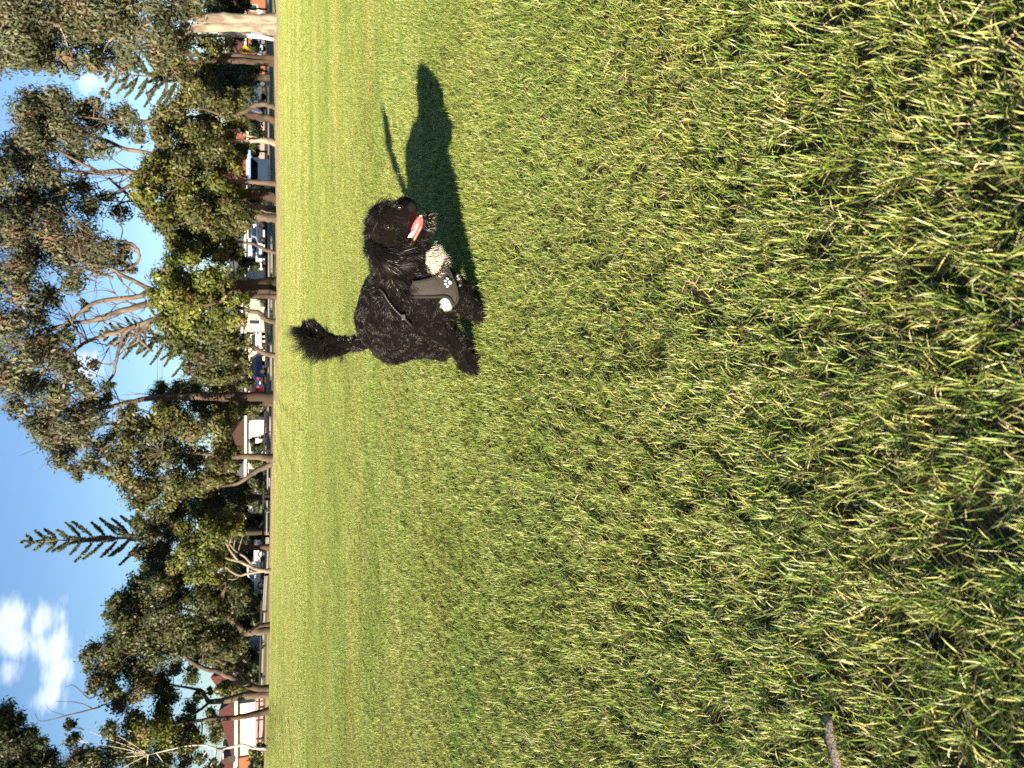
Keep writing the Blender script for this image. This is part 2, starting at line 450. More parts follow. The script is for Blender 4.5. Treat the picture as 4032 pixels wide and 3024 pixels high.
def lawn():
    r = np.random.default_rng(5)
    pts, idx, rot, scl = [], [], [], []
    s = .25
    YN = 12.0
    for iy in range(int(.25 / s), int(YN / s)):
        y = (iy + .5) * s
        xm = .72 * y + .9
        for ix in range(int(-xm / s) - 1, int(xm / s) + 1):
            x = (ix + .5) * s
            pts.append((x, y)); idx.append(r.integers(NNEAR)); rot.append(r.integers(4) * math.pi / 2)
            zs = .95 + .25 * math.sin(x * 2.1 + 1) * math.sin(y * 2.7) + r.uniform(-.08, .08)
            scl.append((1, 1, zs))
    for iy in range(int(YN), 62):
        y = iy + .5
        xm = .60 * y + 2
        for ix in range(int(-xm) - 1, int(xm) + 1):
            x = ix + .5
            e_ = y - (YE(x / y) - 6.2 + .8 * math.sin(x * .5) + .5 * math.sin(x * 1.7))
            if e_ > 10.5: continue
            dry_ = r.random() < min(max((e_ + 1.2) / 2.6, 0), 1)
            if e_ > 2.5 and r.random() < .35: continue
            x += r.uniform(-.06, .06); y_ = y + r.uniform(-.06, .06)
            pts.append((x, y_)); idx.append(NNEAR + NFAR + r.integers(NDRY) if dry_ else NNEAR + r.integers(NFAR)); rot.append(r.uniform(0, 6.283))
            scl.append((1, 1, .9 + r.uniform(-.1, .1)))
    P = np.array(pts); z = gz(P[:, 0], P[:, 1])
    me = bpy.data.meshes.new('lawn_grass')
    me.vertices.add(len(P)); me.vertices.foreach_set('co', np.column_stack([P, z]).astype(np.float32).ravel())
    a = me.attributes.new('idx', 'INT', 'POINT'); a.data.foreach_set('value', np.array(idx, dtype=np.int32))
    a = me.attributes.new('rot', 'FLOAT_VECTOR', 'POINT'); a.data.foreach_set('vector', np.column_stack([np.zeros((len(P), 2)), rot]).astype(np.float32).ravel())
    a = me.attributes.new('scl', 'FLOAT_VECTOR', 'POINT'); a.data.foreach_set('vector', np.array(scl, dtype=np.float32).ravel())
    o = link('lawn_grass', me)
    ng = bpy.data.node_groups.new('lawn', 'GeometryNodeTree')
    ng.interface.new_socket('Geometry', in_out='INPUT', socket_type='NodeSocketGeometry')
    ng.interface.new_socket('Geometry', in_out='OUTPUT', socket_type='NodeSocketGeometry')
    gi = ng.nodes.new('NodeGroupInput'); go = ng.nodes.new('NodeGroupOutput')
    ci = ng.nodes.new('GeometryNodeCollectionInfo'); ci.inputs['Collection'].default_value = gcol
    ci.inputs['Separate Children'].default_value = True; ci.inputs['Reset Children'].default_value = True
    ip = ng.nodes.new('GeometryNodeInstanceOnPoints'); ip.inputs['Pick Instance'].default_value = True
    def named(n, ty):
        a = ng.nodes.new('GeometryNodeInputNamedAttribute'); a.data_type = ty; a.inputs['Name'].default_value = n; return a.outputs['Attribute']
    L = ng.links.new
    L(gi.outputs[0], ip.inputs['Points']); L(ci.outputs[0], ip.inputs['Instance'])
    L(named('idx', 'INT'), ip.inputs['Instance Index']); L(named('rot', 'FLOAT_VECTOR'), ip.inputs['Rotation']); L(named('scl', 'FLOAT_VECTOR'), ip.inputs['Scale'])
    L(ip.outputs[0], go.inputs[0])
    md = o.modifiers.new('grass', 'NODES'); md.node_group = ng
    tagit(o, 'short green lawn grass with straw coloured blades', 'grass', kind='stuff')
lawn()
# ------------------------------------------------------------------ trees
M_LEAF = foliage_mat('leaf', .20, .5, .02)
def bark(name, c1, c2, lo=.42, hi=.58, sc=3.0, st=(1, 1, .35)):
    return mat(name, c1, .9, .15, noise=(sc, c2, lo, hi, st), bump=(14, .5))
M_B_PALE = bark('bark_pale_gum', (.25, .215, .17), (.13, .105, .08))
M_B_WHITE = bark('bark_white', (.58, .53, .47), (.10, .08, .07), .5, .62)
M_B_TAN = bark('bark_paperbark', (.10, .078, .057), (.052, .040, .03))
M_B_DARK = bark('bark_dark', (.040, .029, .022), (.075, .055, .04))
M_B_LIMB = bark('bark_limb', (.145, .110, .085), (.065, .049, .038))
def shaded_stocking(m, z0, z1, c):
    '''dark butt of the trunk, rough bark with crown shade put in, smooth paler bark higher up'''
    t = m.node_tree; b = t.nodes['Principled BSDF']; src = b.inputs['Base Color'].links[0].from_socket
    tc = N(t, 'ShaderNodeTexCoord'); sp_ = N(t, 'ShaderNodeSeparateXYZ'); t.links.new(tc.outputs['Object'], sp_.inputs[0])
    nz = N(t, 'ShaderNodeTexNoise', inp={'Scale': 2.0, 'Detail': 4.0}); t.links.new(tc.outputs['Object'], nz.inputs['Vector'])
    ad = N(t, 'ShaderNodeMath', operation='MULTIPLY_ADD', inp={1: 2.0}); t.links.new(nz.outputs['Fac'], ad.inputs[0]); t.links.new(sp_.outputs[2], ad.inputs[2])
    mr = N(t, 'ShaderNodeMapRange', inp={1: z0 + 1, 2: z1 + 1}); t.links.new(ad.outputs[0], mr.inputs[0])
    mx = N(t, 'ShaderNodeMix', data_type='RGBA'); mx.inputs['A'].default_value = (*c, 1); t.links.new(src, mx.inputs['B'])
    t.links.new(mr.outputs[0], mx.inputs['Factor']); t.links.new(mx.outputs['Result'], b.inputs['Base Color'])
shaded_stocking(M_B_LIMB, 2.0, 5.0, (.040, .029, .022))  # lower trunk colour also carries the shade of neighbouring crowns

# palettes: (dark, mid, light, dry)
P_GUM = np.array([(.055, .066, .034), (.098, .110, .056), (.155, .165, .088), (.15, .10, .06)])
P_OLIVE = np.array([(.048, .058, .018), (.092, .100, .030), (.150, .150, .050), (.14, .10, .055)])
P_BRIGHT = np.array([(.060, .080, .015), (.110, .132, .024), (.17, .185, .040), (.15, .11, .05)])
P_DARK = np.array([(.022, .036, .014), (.036, .054, .020), (.060, .078, .028), (.06, .045, .028)])  # shade over the background growth is put into these leaf colours
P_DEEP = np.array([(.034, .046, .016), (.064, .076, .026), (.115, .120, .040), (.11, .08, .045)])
P_NORF = np.array([(.050, .072, .034), (.085, .112, .052), (.13, .155, .075), (.13, .10, .06)])

DENS = 4.1
def px2m(D): return D * .000548

def leaves(centers, spread, size, pal, r, asp=.42, droop=.3, dry=.12, core=None, grp=None):
    """one quad per centre, loosely drooping"""
    n = len(centers)
    p = centers + r.normal(0, 1, (n, 3)) * spread
    d = r.normal(0, 1, (n, 3)); d[:, 2] -= droop * 2
    if core is None:
        nn = r.normal(0, 1, (n, 3))
    else:                                                              # leaf faces turn outwards from the clump
        o = p - core; nn = o / (np.linalg.norm(o, axis=1, keepdims=True) + 1e-6) + r.normal(0, .42, (n, 3))
    d -= nn * ((d * nn).sum(1) / (nn * nn).sum(1))[:, None]; d /= np.linalg.norm(d, axis=1, keepdims=True)
    s = np.cross(d, nn); s /= np.linalg.norm(s, axis=1, keepdims=True)
    L = size * r.uniform(.5, 1.4, n); Wd = L * asp * r.uniform(.7, 1.3, n)
    V = np.stack([p - d * (L / 2)[:, None], p + s * (Wd / 2)[:, None], p + d * (L / 2)[:, None], p - s * (Wd / 2)[:, None]], 1)
    k = r.choice(4, n, p=[.30, .40, .30 - dry, dry])
    if grp is not None:                                                # whole sprays share a colour
        gk = r.choice(4, grp.max() + 1, p=[.30, .40, .30 - dry, dry]); same = r.random(n) < .75; k[same] = gk[grp[same]]
    c = pal[k] * r.uniform(.72, .96, (n, 1))
    return V.reshape(-1, 3), np.arange(4 * n).reshape(n, 4), np.repeat(c, 4, 0)

def tree(name, label, D, trunks, clumps, pal, bk, cat='tree', group=None, seed=0, dens=200, leaf=.19, asp=.46, droop=.3, depth=1.0,
         bare=(), hole=.0, dry=.10, sub=16, subr=.46, branch=True, zsq=.9, limb_r=.055, twigs=0):
    """trunks: list of [(x, y, radius), ...] in photo px at distance D (first one starts on the ground)
    clumps: (x, y, r) foliage masses in photo px; both get their own depth offsets"""
    r = np.random.default_rng(seed + 1000)
    x0, y0, r0 = trunks[0][0]
    base = on_ground(y0, D)
    root = empty(name, base, label, cat, group)
    wood = NPM(); nodes = []
    for ti, tr in enumerate(trunks + list(bare)):
        pts, rad = [], []
        dd = r.normal(0, .5)
        for i, q in enumerate(tr):
            off = 0 if (ti == 0 or i == 0) and ti < len(trunks) else dd * i / max(1, len(tr) - 1) * 1.6 * depth
            p = at(q[0], q[1], D + off)
            if i == 0 and ti < len(trunks) and q[0] > 555:
                g = on_ground(q[1], D + off); p = np.array([g[0], g[1], g[2] - .15])
            pts.append(p); rad.append(q[2])
        pp, rr = smooth_path(pts, rad, 5, .10 if rad[0] > .07 else .2, r)
        if tr[0][0] > 555:                                             # root flare
            rr[0] *= 1.35; rr[1] *= 1.12
        v, qd = tube(pp, rr, 10 if rad[0] > .1 else 6); wood.add(v - base, qd)
        for p, q_ in zip(pp[2:], rr[2:]): nodes.append((p, q_))
    NP = np.array([q[0] for q in nodes]); NR = np.array([q[1] for q in nodes])
    cr = NPM(); k = px2m(D)
    if name in ('paperbark', 'dense_tree', 'she_oak'):                 # low hanging skirts of foliage
        clumps = list(clumps) + [(q[0] + 26, q[1] + r.uniform(-12, 12), q[2] * .72) for q in clumps if 425 < q[0] < 508]
    for (cx, cy, rad_) in clumps:
        rm = rad_ * k * 1.12
        c = at(cx, cy, D + r.uniform(-1, 1) * min(2.2, 1.1 * rm + .5) * depth)
        ns = max(4, int(sub * (rm / .6) ** 1.1))
        u = r.normal(0, 1, (ns, 3)); u /= np.linalg.norm(u, axis=1, keepdims=True)
        sc_ = c + u * (r.random((ns, 1)) ** .45) * rm * np.array([1, 1.0, zsq]) * .92
        nl = int(dens * rm * rm * 3.2 * DENS)
        w = r.random(ns) + .25; w /= w.sum()
        which = r.choice(ns, nl, p=w)
        v, qd, cc = leaves(sc_[which], rm * subr * .62, leaf, pal, r, asp, droop, dry, sc_[which] * .55 + c * .45, which)
        tint = r.uniform(.82, 1.18); cr.add(v - base, qd, cc * tint)
        if branch:
            j = ((NP - c) ** 2).sum(1); j = (j + np.where(NP[:, 2] > c[2] + .3, 4, 0)).argmin()
            a = NP[j]; m = (a + c) / 2 + r.normal(0, .12, 3) * rm + np.array([0, 0, -.12 * rm])
            ra = min(NR[j] * .6, limb_r)
            pp, rr = smooth_path([a, m, c], [ra, ra * .7, ra * .35], 3, .3, r)
            v, qd = tube(pp, rr, 5); wood.add(v - base, qd)
            for s_ in sc_[:min(4, ns)]:
                pp, rr = smooth_path([m * .4 + c * .6, (c + s_) / 2 + r.normal(0, .1, 3) * rm, s_], [ra * .5, ra * .35, ra * .15], 2)
                v, qd = tube(pp, rr, 4); wood.add(v - base, qd)
    hi = [i for i, q in enumerate(NP) if q[2] > base[2] + 3.5 and NR[i] < .16]
    for _ in range(twigs if hi else 0):                                # fine bare branching
        j = hi[r.integers(len(hi))]; a = NP[j]; L = r.uniform(.8, 2.6)
        d = r.normal(0, 1, 3) * np.array([1, .6, .5]) + np.array([0, 0, 1.0]); d /= np.linalg.norm(d)
        m = a + d * L * .5 + r.normal(0, .10, 3) * L; e = a + d * L + r.normal(0, .16, 3) * L
        ra = min(NR[j] * .55, .034)
        pp, rr = smooth_path([a, m, e], [ra, ra * .75, ra * .3], 4, .4, r); v, qd = tube(pp, rr, 5); wood.add(v - base, qd)
        for _k in range(2):
            e2 = m + (e - a) * .45 + r.normal(0, .25, 3) * L
            pp, rr = smooth_path([m, (m + e2) / 2 + r.normal(0, .06, 3) * L, e2], [ra * .6, ra * .45, ra * .2], 3); v, qd = tube(pp, rr, 4); wood.add(v - base, qd)
    link('trunk', wood.mesh('trunk', [bk], True), root)
    if cr.n: link('crown', cr.mesh('crown', [M_LEAF]), root)
    return root

def norfolk(name, label, D, basexy, topxy, nwh, seed, first=.1, blen=34, group=None, lift=.75):
    r = np.random.default_rng(seed)
    b = on_ground(basexy[1], D); t = at(topxy[0], topxy[1], D)
    root = empty(name, b, label, 'pine tree', group)
    wood = NPM(); cr = NPM(); Ht = np.linalg.norm(t - b)
    pts = [b + (t - b) * s for s in np.linspace(0, 1, 9)]
    v, q = tube(pts, np.linspace(.30, .03, 9), 8); wood.add(v - b, q)
    for w in range(nwh):
        s = first + (1 - first) * (w / (nwh - 1)) ** .95
        c = b + (t - b) * min(s, .995)
        Lb = blen * px2m(D) * (1 - s) ** .62 * 1.05 + .10
        nb = 4
        a0 = r.uniform(0, 6.28)
        for k in range(nb):
            a = a0 + k * 2 * math.pi / nb + r.normal(0, .12)
            el = lift * (.75 + .45 * s) + r.normal(0, .07)
            L = Lb * r.uniform(.75, 1.12)
            d = np.array([math.cos(a) * math.cos(el), math.sin(a) * math.cos(el), math.sin(el)])
            e = c + d * L + np.array([0, 0, .12 * L])
            m = c + d * L * .5 - np.array([0, 0, .05 * L])
            pp, rr = smooth_path([c, m, e], [.045, .035, .015], 3); v, q = tube(pp, rr, 4); wood.add(v - b, q)
            n = int(150 * L) + 30
            tt = r.uniform(.22, 1.03, n)
            pc = ((1 - tt) ** 2)[:, None] * c + (2 * tt * (1 - tt))[:, None] * m + (tt ** 2)[:, None] * e
            thick = np.clip(np.minimum((tt - .12) * 2.2, (1.12 - tt) * 2.2), .15, 1) * min(.17, .08 * L + .05)
            v, q, cc = leaves(pc + r.normal(0, .42, (n, 3)) * thick[:, None], .02, .27, P_NORF, r, .42, -.5, .06)
            cr.add(v - b, q, cc)
    link('trunk', wood.mesh('trunk', [M_B_LIMB], True), root)
    link('crown', cr.mesh('crown', [M_LEAF]), root)
    return root

# --- tall gum with a pale double trunk
tree('gum_tree', 'tall gum tree with pale smooth double trunk beside the yellow sign', 40,
     [[(597, 38, .29), (500, 40, .26), (440, 38, .23), (409, 34, .2), (320, 20, .16), (200, 8, .12), (80, 0, .08)],
      [(597, 57, .27), (500, 58, .24), (430, 62, .2), (380, 72, .15), (330, 92, .1), (270, 110, .07)],
      [(450, 44, .1), (420, 56, .09), (390, 72, .08), (372, 90, .06)], [(330, 40, .09), (300, 56, .08), (253, 77, .07), (235, 89, .05)],
      [(200, 8, .1), (150, 40, .08), (90, 70, .05)]],
     [(20, 20, 45), (30, 80, 45), (40, 128, 32), (90, 40, 45), (95, 100, 42), (100, 140, 22), (150, 20, 40), (160, 75, 42), (150, 128, 26), (210, 30, 40), (215, 90, 42), (208, 140, 24),
      (270, 20, 35), (280, 75, 38), (275, 130, 30), (340, 30, 33), (345, 85, 36), (335, 128, 24), (395, 22, 26), (395, 92, 26), (420, 8, 25), (50, -40, 50), (150, -40, 50), (250, -40, 50), (350, -40, 45), (-40, 40, 50), (-40, 110, 38)],
     P_GUM, M_B_PALE, seed=1, twigs=22, dens=170, leaf=.21, asp=.36, droop=.7, dry=.13)
tree('slender_gum', 'slender tree with patchy white trunk between the pale gum and the sign', 47,
     [[(588, 80, .15), (540, 77, .14), (440, 76, .1), (370, 82, .06)]], [(440, 88, 18), (400, 72, 22), (470, 98, 16), (380, 96, 20), (495, 92, 12)], P_OLIVE, M_B_WHITE, seed=2)
tree('twin_trunk_tree', 'dark twin trunked tree with whitish upper stems by the sign', 45,
     [[(592, 124, .2), (510, 122, .17), (440, 119, .13), (380, 116, .09)], [(590, 131, .18), (480, 131, .14), (405, 134, .09)]],
     [(430, 148, 24), (462, 112, 18), (390, 150, 26), (365, 120, 24), (410, 175, 18), (450, 170, 16), (350, 158, 22)], P_OLIVE, M_B_DARK, seed=3)
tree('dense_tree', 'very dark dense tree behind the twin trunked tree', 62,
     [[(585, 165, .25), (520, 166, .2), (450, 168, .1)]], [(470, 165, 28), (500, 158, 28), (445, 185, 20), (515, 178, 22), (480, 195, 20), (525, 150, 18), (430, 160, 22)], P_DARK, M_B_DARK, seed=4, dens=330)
norfolk('norfolk_pine', 'norfolk pine with tiered drooping branches rising beside the pale double trunked gum', 88, (585, 178), (215, 158), 12, 5, .36, 120, lift=.32)

# --- paperbarks
tree('paperbark', 'bushy tree with pale crooked leaning trunk next to the dark dense tree', 42,
     [[(597, 227, .15), (568, 226, .13), (545, 231, .12), (525, 243, .10), (490, 250, .08), (440, 235, .06)]],
     [(400, 205, 24), (430, 217, 24), (468, 226, 22), (380, 232, 24), (500, 214, 18), (420, 190, 16), (485, 245, 16)], P_OLIVE, M_B_TAN, seed=6)
tree('paperbark', 'bushy olive tree with straight dark trunk and wide base', 43,
     [[(597, 258, .22), (560, 253, .19), (520, 246, .15), (460, 246, .1), (400, 255, .06)]],
     [(352, 250, 24), (390, 268, 28), (440, 265, 28), (472, 288, 20), (352, 285, 22), (415, 290, 24), (500, 270, 16), (335, 268, 16)], P_OLIVE, M_B_DARK, seed=7)
tree('paperbark', 'bushy tree with pale trunk forked low in a V', 42,
     [[(597, 305, .20), (575, 303, .16), (555, 304, .11), (527, 306, .1), (480, 305, .07), (420, 310, .05)], [(565, 303, .11), (540, 296, .09), (515, 285, .08), (480, 277, .06)]],
     [(400, 310, 25), (440, 322, 30), (475, 330, 24), (360, 330, 25), (400, 350, 28), (350, 305, 18), (455, 300, 20), (430, 355, 22)], P_OLIVE, M_B_PALE, seed=8)
tree('gum_tree', 'spreading gum tree with thick black trunk next to the blue shelter', 43,
     [[(597, 420, .36), (550, 420, .32), (500, 416, .28), (430, 405, .24), (363, 385, .2), (318, 378, .17), (268, 370, .14), (208, 374, .11), (143, 369, .08), (80, 360, .05)],
      [(400, 395, .14), (363, 352, .12), (327, 333, .11), (268, 321, .10), (232, 304, .08), (193, 295, .06)], [(214, 372, .08), (167, 348, .07), (125, 324, .06), (110, 310, .04)],
      [(420, 420, .12), (350, 440, .1), (298, 438, .1), (268, 414, .08), (235, 384, .06)], [(420, 300, .1), (378, 247, .12), (342, 253, .12), (318, 263, .1), (270, 262, .06), (150, 250, .04)],
      [(330, 380, .09), (280, 400, .08), (220, 430, .06), (130, 440, .04)]],
     [(70, 216, 26), (110, 210, 24), (50, 250, 28), (90, 250, 30), (140, 232, 28), (180, 240, 25), (130, 275, 30), (60, 300, 30), (100, 310, 30), (30, 330, 33), (80, 360, 36), (168, 288, 26),
      (210, 268, 22), (215, 318, 22), (250, 250, 18), (170, 330, 26), (130, 400, 34), (60, 420, 38), (30, 470, 40), (180, 400, 24), (110, 450, 34), (190, 450, 26), (235, 425, 16), (280, 250, 20),
      (298, 288, 18), (268, 282, 18), (208, 222, 14), (-20, 380, 45), (-20, 450, 45), (230, 205, 10), (260, 460, 18)],
     P_GUM, M_B_LIMB, seed=9, twigs=40, dens=150, leaf=.22, asp=.35, droop=.8, dry=.16)
tree('paperbark', 'large bushy olive tree with bright buttressed trunk base beside the black trunk', 41,
     [[(595, 453, .22), (575, 451, .19), (550, 445, .15), (510, 436, .1), (450, 425, .07)], [(595, 393, .13), (520, 393, .12), (450, 390, .09), (400, 385, .06)]],
     [(330, 362, 26), (330, 400, 28), (310, 430, 24), (370, 380, 28), (370, 430, 30), (410, 390, 30), (415, 435, 30), (460, 400, 26), (340, 460, 24), (490, 415, 18), (300, 395, 16), (478, 365, 16)], P_BRIGHT, M_B_TAN, seed=10, dens=260)
tree('paperbark', 'bushy olive tree with orange lit stout trunk in front of the pale house', 40,
     [[(595, 471, .23), (570, 470, .21), (540, 467, .16), (490, 462, .11), (430, 468, .07)]],
     [(420, 465, 26), (465, 452, 28), (500, 462, 22), (518, 482, 18), (390, 470, 22), (450, 490, 24), (360, 490, 22), (500, 435, 15)], P_OLIVE, M_B_TAN, seed=11)
tree('paperbark', 'bushy tree on a thin pale bent trunk in front of the white cars', 41,
     [[(592, 543, .11), (576, 541, .09), (567, 536, .09), (547, 527, .08), (530, 524, .07), (480, 520, .06), (430, 515, .04)]],
     [(480, 510, 26), (508, 500, 18), (440, 500, 28), (400, 505, 28), (450, 545, 24), (490, 545, 20), (415, 542, 26), (370, 520, 22), (510, 540, 14)], P_OLIVE, M_B_TAN, seed=12)
# --- big central gum
tree('gum_tree', 'huge gum tree with massive dark trunk and fan of bare limbs behind the dog', 40,
     [[(592, 617, .46), (560, 618, .41), (510, 624, .36), (450, 632, .32), (390, 645, .28), (345, 652, .22), (321, 656, .16), (253, 674, .13), (202, 692, .1), (155, 698, .07), (80, 715, .05)],
      [(390, 640, .17), (321, 632, .13), (298, 641, .12), (208, 653, .09), (149, 695, .07), (100, 720, .05)],
      [(400, 650, .2), (350, 680, .15), (327, 692, .13), (283, 707, .11), (247, 719, .1), (190, 737, .08), (164, 754, .06), (110, 780, .04)],
      [(292, 703, .09), (268, 722, .08), (250, 781, .07), (244, 811, .06), (208, 856, .04)],
      [(380, 640, .14), (321, 623, .11), (289, 606, .09), (262, 594, .08), (244, 582, .06), (190, 560, .04)],
      [(244, 600, .07), (179, 582, .07), (125, 632, .06), (98, 655, .05), (80, 690, .03)], [(155, 698, .07), (100, 740, .06), (40, 745, .04)],
      [(350, 690, .1), (320, 700, .09), (300, 728, .07), (330, 760, .05)], [(262, 594, .07), (300, 560, .07), (290, 530, .06), (250, 520, .05), (180, 530, .04)]],
     [(30, 490, 40), (60, 540, 40), (40, 590, 34), (100, 500, 40), (130, 550, 38), (170, 520, 38), (200, 560, 32), (160, 605, 26), (228, 540, 28), (258, 565, 20), (60, 640, 32), (110, 640, 24), (30, 700, 36),
      (85, 690, 22), (60, 760, 36), (30, 820, 38), (100, 740, 30), (130, 780, 32), (80, 830, 34), (150, 730, 18), (160, 800, 26), (125, 850, 28), (40, 880, 22), (200, 785, 14), (188, 832, 22), (228, 830, 14),
      (-30, 600, 50), (-30, 700, 50), (-30, 800, 50), (-30, 500, 50), (270, 540, 16), (285, 585, 12), (180, 660, 12)],
     P_GUM, M_B_LIMB, seed=13, twigs=60, dens=140, leaf=.22, asp=.35, droop=.8, dry=.18)
tree('paperbark', 'bright green bushy tree in front of the huge gum limbs', 39,
     [[(593, 640, .12), (520, 640, .1), (440, 660, .08), (380, 660, .05)]],
     [(352, 600, 24), (380, 580, 26), (345, 645, 24), (380, 640, 28), (360, 700, 26), (400, 610, 28), (420, 660, 30), (390, 690, 28), (430, 710, 30), (452, 640, 26), (470, 690, 26), (505, 650, 17), (515, 690, 16), (440, 600, 24), (475, 610, 16), (410, 560, 18)],
     P_BRIGHT, M_B_DARK, seed=14, dens=260)
tree('paperbark', 'dark bushy tree on a leaning pale trunk by the cream house', 41,
     [[(590, 694, .15), (574, 690, .12), (560, 676, .12), (540, 672, .10), (512, 666, .09), (480, 690, .07), (430, 720, .05)], [(590, 769, .16), (578, 765, .13), (560, 757, .12), (540, 746, .10), (510, 741, .08), (460, 750, .05)]],
     [(380, 740, 26), (420, 760, 28), (480, 730, 28), (460, 775, 28), (498, 770, 24), (505, 800, 18), (440, 808, 22), (530, 738, 15), (410, 800, 14), (470, 815, 18), (525, 775, 12)], P_DEEP, M_B_TAN, seed=15, dens=280)
norfolk('norfolk_pine', 'norfolk pine half hidden behind the huge gum limbs', 92, (580, 745), (215, 722), 12, 16, .38, 110, lift=.38)
# --- left of centre
tree('gum_tree', 'gum tree with straight dark trunk between dark red car and white garage', 45,
     [[(592, 858, .30), (520, 857, .26), (440, 856, .2), (380, 858, .17), (330, 860, .15), (280, 868, .12), (230, 880, .1), (150, 890, .06)], [(360, 860, .1), (327, 903, .09), (268, 912, .08), (200, 920, .06), (130, 930, .04)],
      [(340, 880, .09), (316, 924, .08), (268, 939, .07), (220, 970, .05)]],
     [(75, 930, 22), (100, 900, 28), (110, 950, 26), (140, 920, 28), (150, 970, 26), (130, 990, 20), (170, 890, 28), (180, 940, 26), (190, 1000, 22), (160, 1018, 16), (210, 900, 22), (218, 960, 24), (200, 868, 22), (220, 1010, 15),
      (230, 860, 16), (250, 930, 14), (170, 1030, 10), (280, 880, 12), (120, 870, 28), (242, 985, 14), (62, 905, 12)], P_GUM, M_B_LIMB, seed=17, twigs=24, dens=150, leaf=.21, asp=.36, droop=.8, dry=.14)
tree('she_oak', 'dark spiky she oak leaning beside the straight dark gum trunk', 47,
     [[(590, 872, .16), (500, 868, .13), (420, 860, .1), (360, 855, .06)]], [(350, 850, 20), (390, 850, 24), (430, 868, 25), (370, 880, 24), (470, 850, 20), (420, 832, 16), (490, 880, 20), (452, 900, 20), (518, 880, 14), (450, 825, 10), (400, 905, 20)],
     P_DEEP, M_B_DARK, seed=18, leaf=.34, asp=.14, droop=.9, dens=260)
tree('paperbark', 'wide olive tree with pale trunk splitting in two at the ground', 43,
     [[(590, 992, .24), (560, 987, .19), (515, 986, .14), (480, 985, .11), (420, 978, .08), (350, 975, .05)], [(588, 1000, .17), (565, 1012, .14), (535, 1030, .11), (510, 1045, .09), (460, 1050, .06), (400, 1040, .04)]],
     [(282, 912, 26), (270, 960, 26), (262, 1010, 26), (290, 1050, 28), (320, 930, 30), (320, 990, 32), (330, 1050, 32), (302, 1088, 20), (370, 920, 28), (370, 980, 32), (380, 1040, 30), (370, 1080, 20), (420, 930, 28), (420, 990, 30),
      (428, 1038, 26), (468, 920, 22), (468, 1000, 22), (468, 1040, 16), (478, 960, 18), (350, 890, 22), (248, 1035, 9), (240, 990, 8)], P_OLIVE, M_B_TAN, seed=19, dens=210)
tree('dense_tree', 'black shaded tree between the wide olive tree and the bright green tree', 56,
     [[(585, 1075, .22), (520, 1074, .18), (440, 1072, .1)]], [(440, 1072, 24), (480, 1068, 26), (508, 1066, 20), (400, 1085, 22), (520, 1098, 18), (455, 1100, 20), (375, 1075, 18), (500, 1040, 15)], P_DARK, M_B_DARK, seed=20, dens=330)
norfolk('norfolk_pine', 'tall norfolk pine with upswept tiers standing clear against the sky', 80, (585, 1150), (46, 1171), 13, 21, .42, 100, lift=.60)
tree('paperbark', 'bright green clumpy tree on bare crooked forking limbs in front of the silver ute', 46,
     [[(583, 1236, .13), (561, 1231, .11), (539, 1223, .09), (518, 1213, .08), (494, 1207, .07), (470, 1196, .05), (430, 1180, .04)],
      [(513, 1211, .06), (505, 1199, .06), (497, 1189, .055), (488, 1174, .05), (478, 1160, .04)], [(549, 1226, .07), (527, 1202, .06), (507, 1189, .05), (495, 1172, .04)],
      [(560, 1232, .08), (539, 1238, .075), (518, 1243, .07), (500, 1235, .06), (488, 1226, .05), (460, 1225, .03)], [(518, 1243, .05), (508, 1251, .045), (493, 1251, .03)]],
     [(400, 1142, 20), (420, 1170, 24), (450, 1150, 24), (480, 1140, 18), (508, 1130, 12), (440, 1200, 20), (400, 1190, 24), (458, 1228, 18), (430, 1240, 22), (385, 1218, 20), (490, 1112, 15), (500, 1148, 10)], P_BRIGHT, M_B_PALE, seed=22, dens=260)
tree('dense_tree', 'dark green tree growing around the foot of the tall norfolk pine', 52,
     [[(584, 1185, .2), (500, 1180, .15), (420, 1160, .1), (360, 1150, .06)]], [(320, 1150, 26), (350, 1110, 24), (342, 1190, 26), (308, 1192, 18), (372, 1150, 24), (380, 1105, 24), (352, 1232, 24), (300, 1128, 14), (420, 1100, 20), (450, 1112, 18), (325, 1225, 18), (400, 1240, 20), (370, 1265, 22)],
     P_DEEP, M_B_DARK, seed=23, dens=260)
tree('paperbark', 'broad dark tree with stout low trunk and long arching limb', 48,
     [[(576, 1365, .26), (552, 1363, .24), (530, 1367, .22), (518, 1359, .19), (500, 1341, .17), (487, 1326, .15), (479, 1308, .14), (482, 1281, .12), (487, 1259, .09), (470, 1240, .05)],
      [(535, 1367, .18), (505, 1377, .16), (488, 1368, .14), (458, 1345, .11), (420, 1320, .08), (360, 1310, .05)], [(505, 1377, .13), (473, 1381, .12), (443, 1380, .1), (390, 1375, .07), (330, 1365, .04)], [(577, 1350, .14), (560, 1352, .12), (540, 1364, .1)]],
     [(250, 1300, 20), (260, 1340, 26), (280, 1290, 23), (302, 1262, 23), (300, 1330, 28), (320, 1290, 28), (310, 1370, 26), (350, 1320, 30), (350, 1262, 26), (360, 1370, 28), (390, 1290, 28), (400, 1350, 24), (390, 1242, 22), (430, 1300, 26), (440, 1262, 22),
      (428, 1358, 18), (468, 1290, 22), (470, 1330, 16), (270, 1378, 20), (498, 1282, 14), (232, 1330, 9), (455, 1320, 22), (480, 1360, 16), (460, 1390, 20), (495, 1395, 18), (510, 1270, 18), (415, 1390, 22)], P_DEEP, M_B_TAN, seed=24, dens=240)
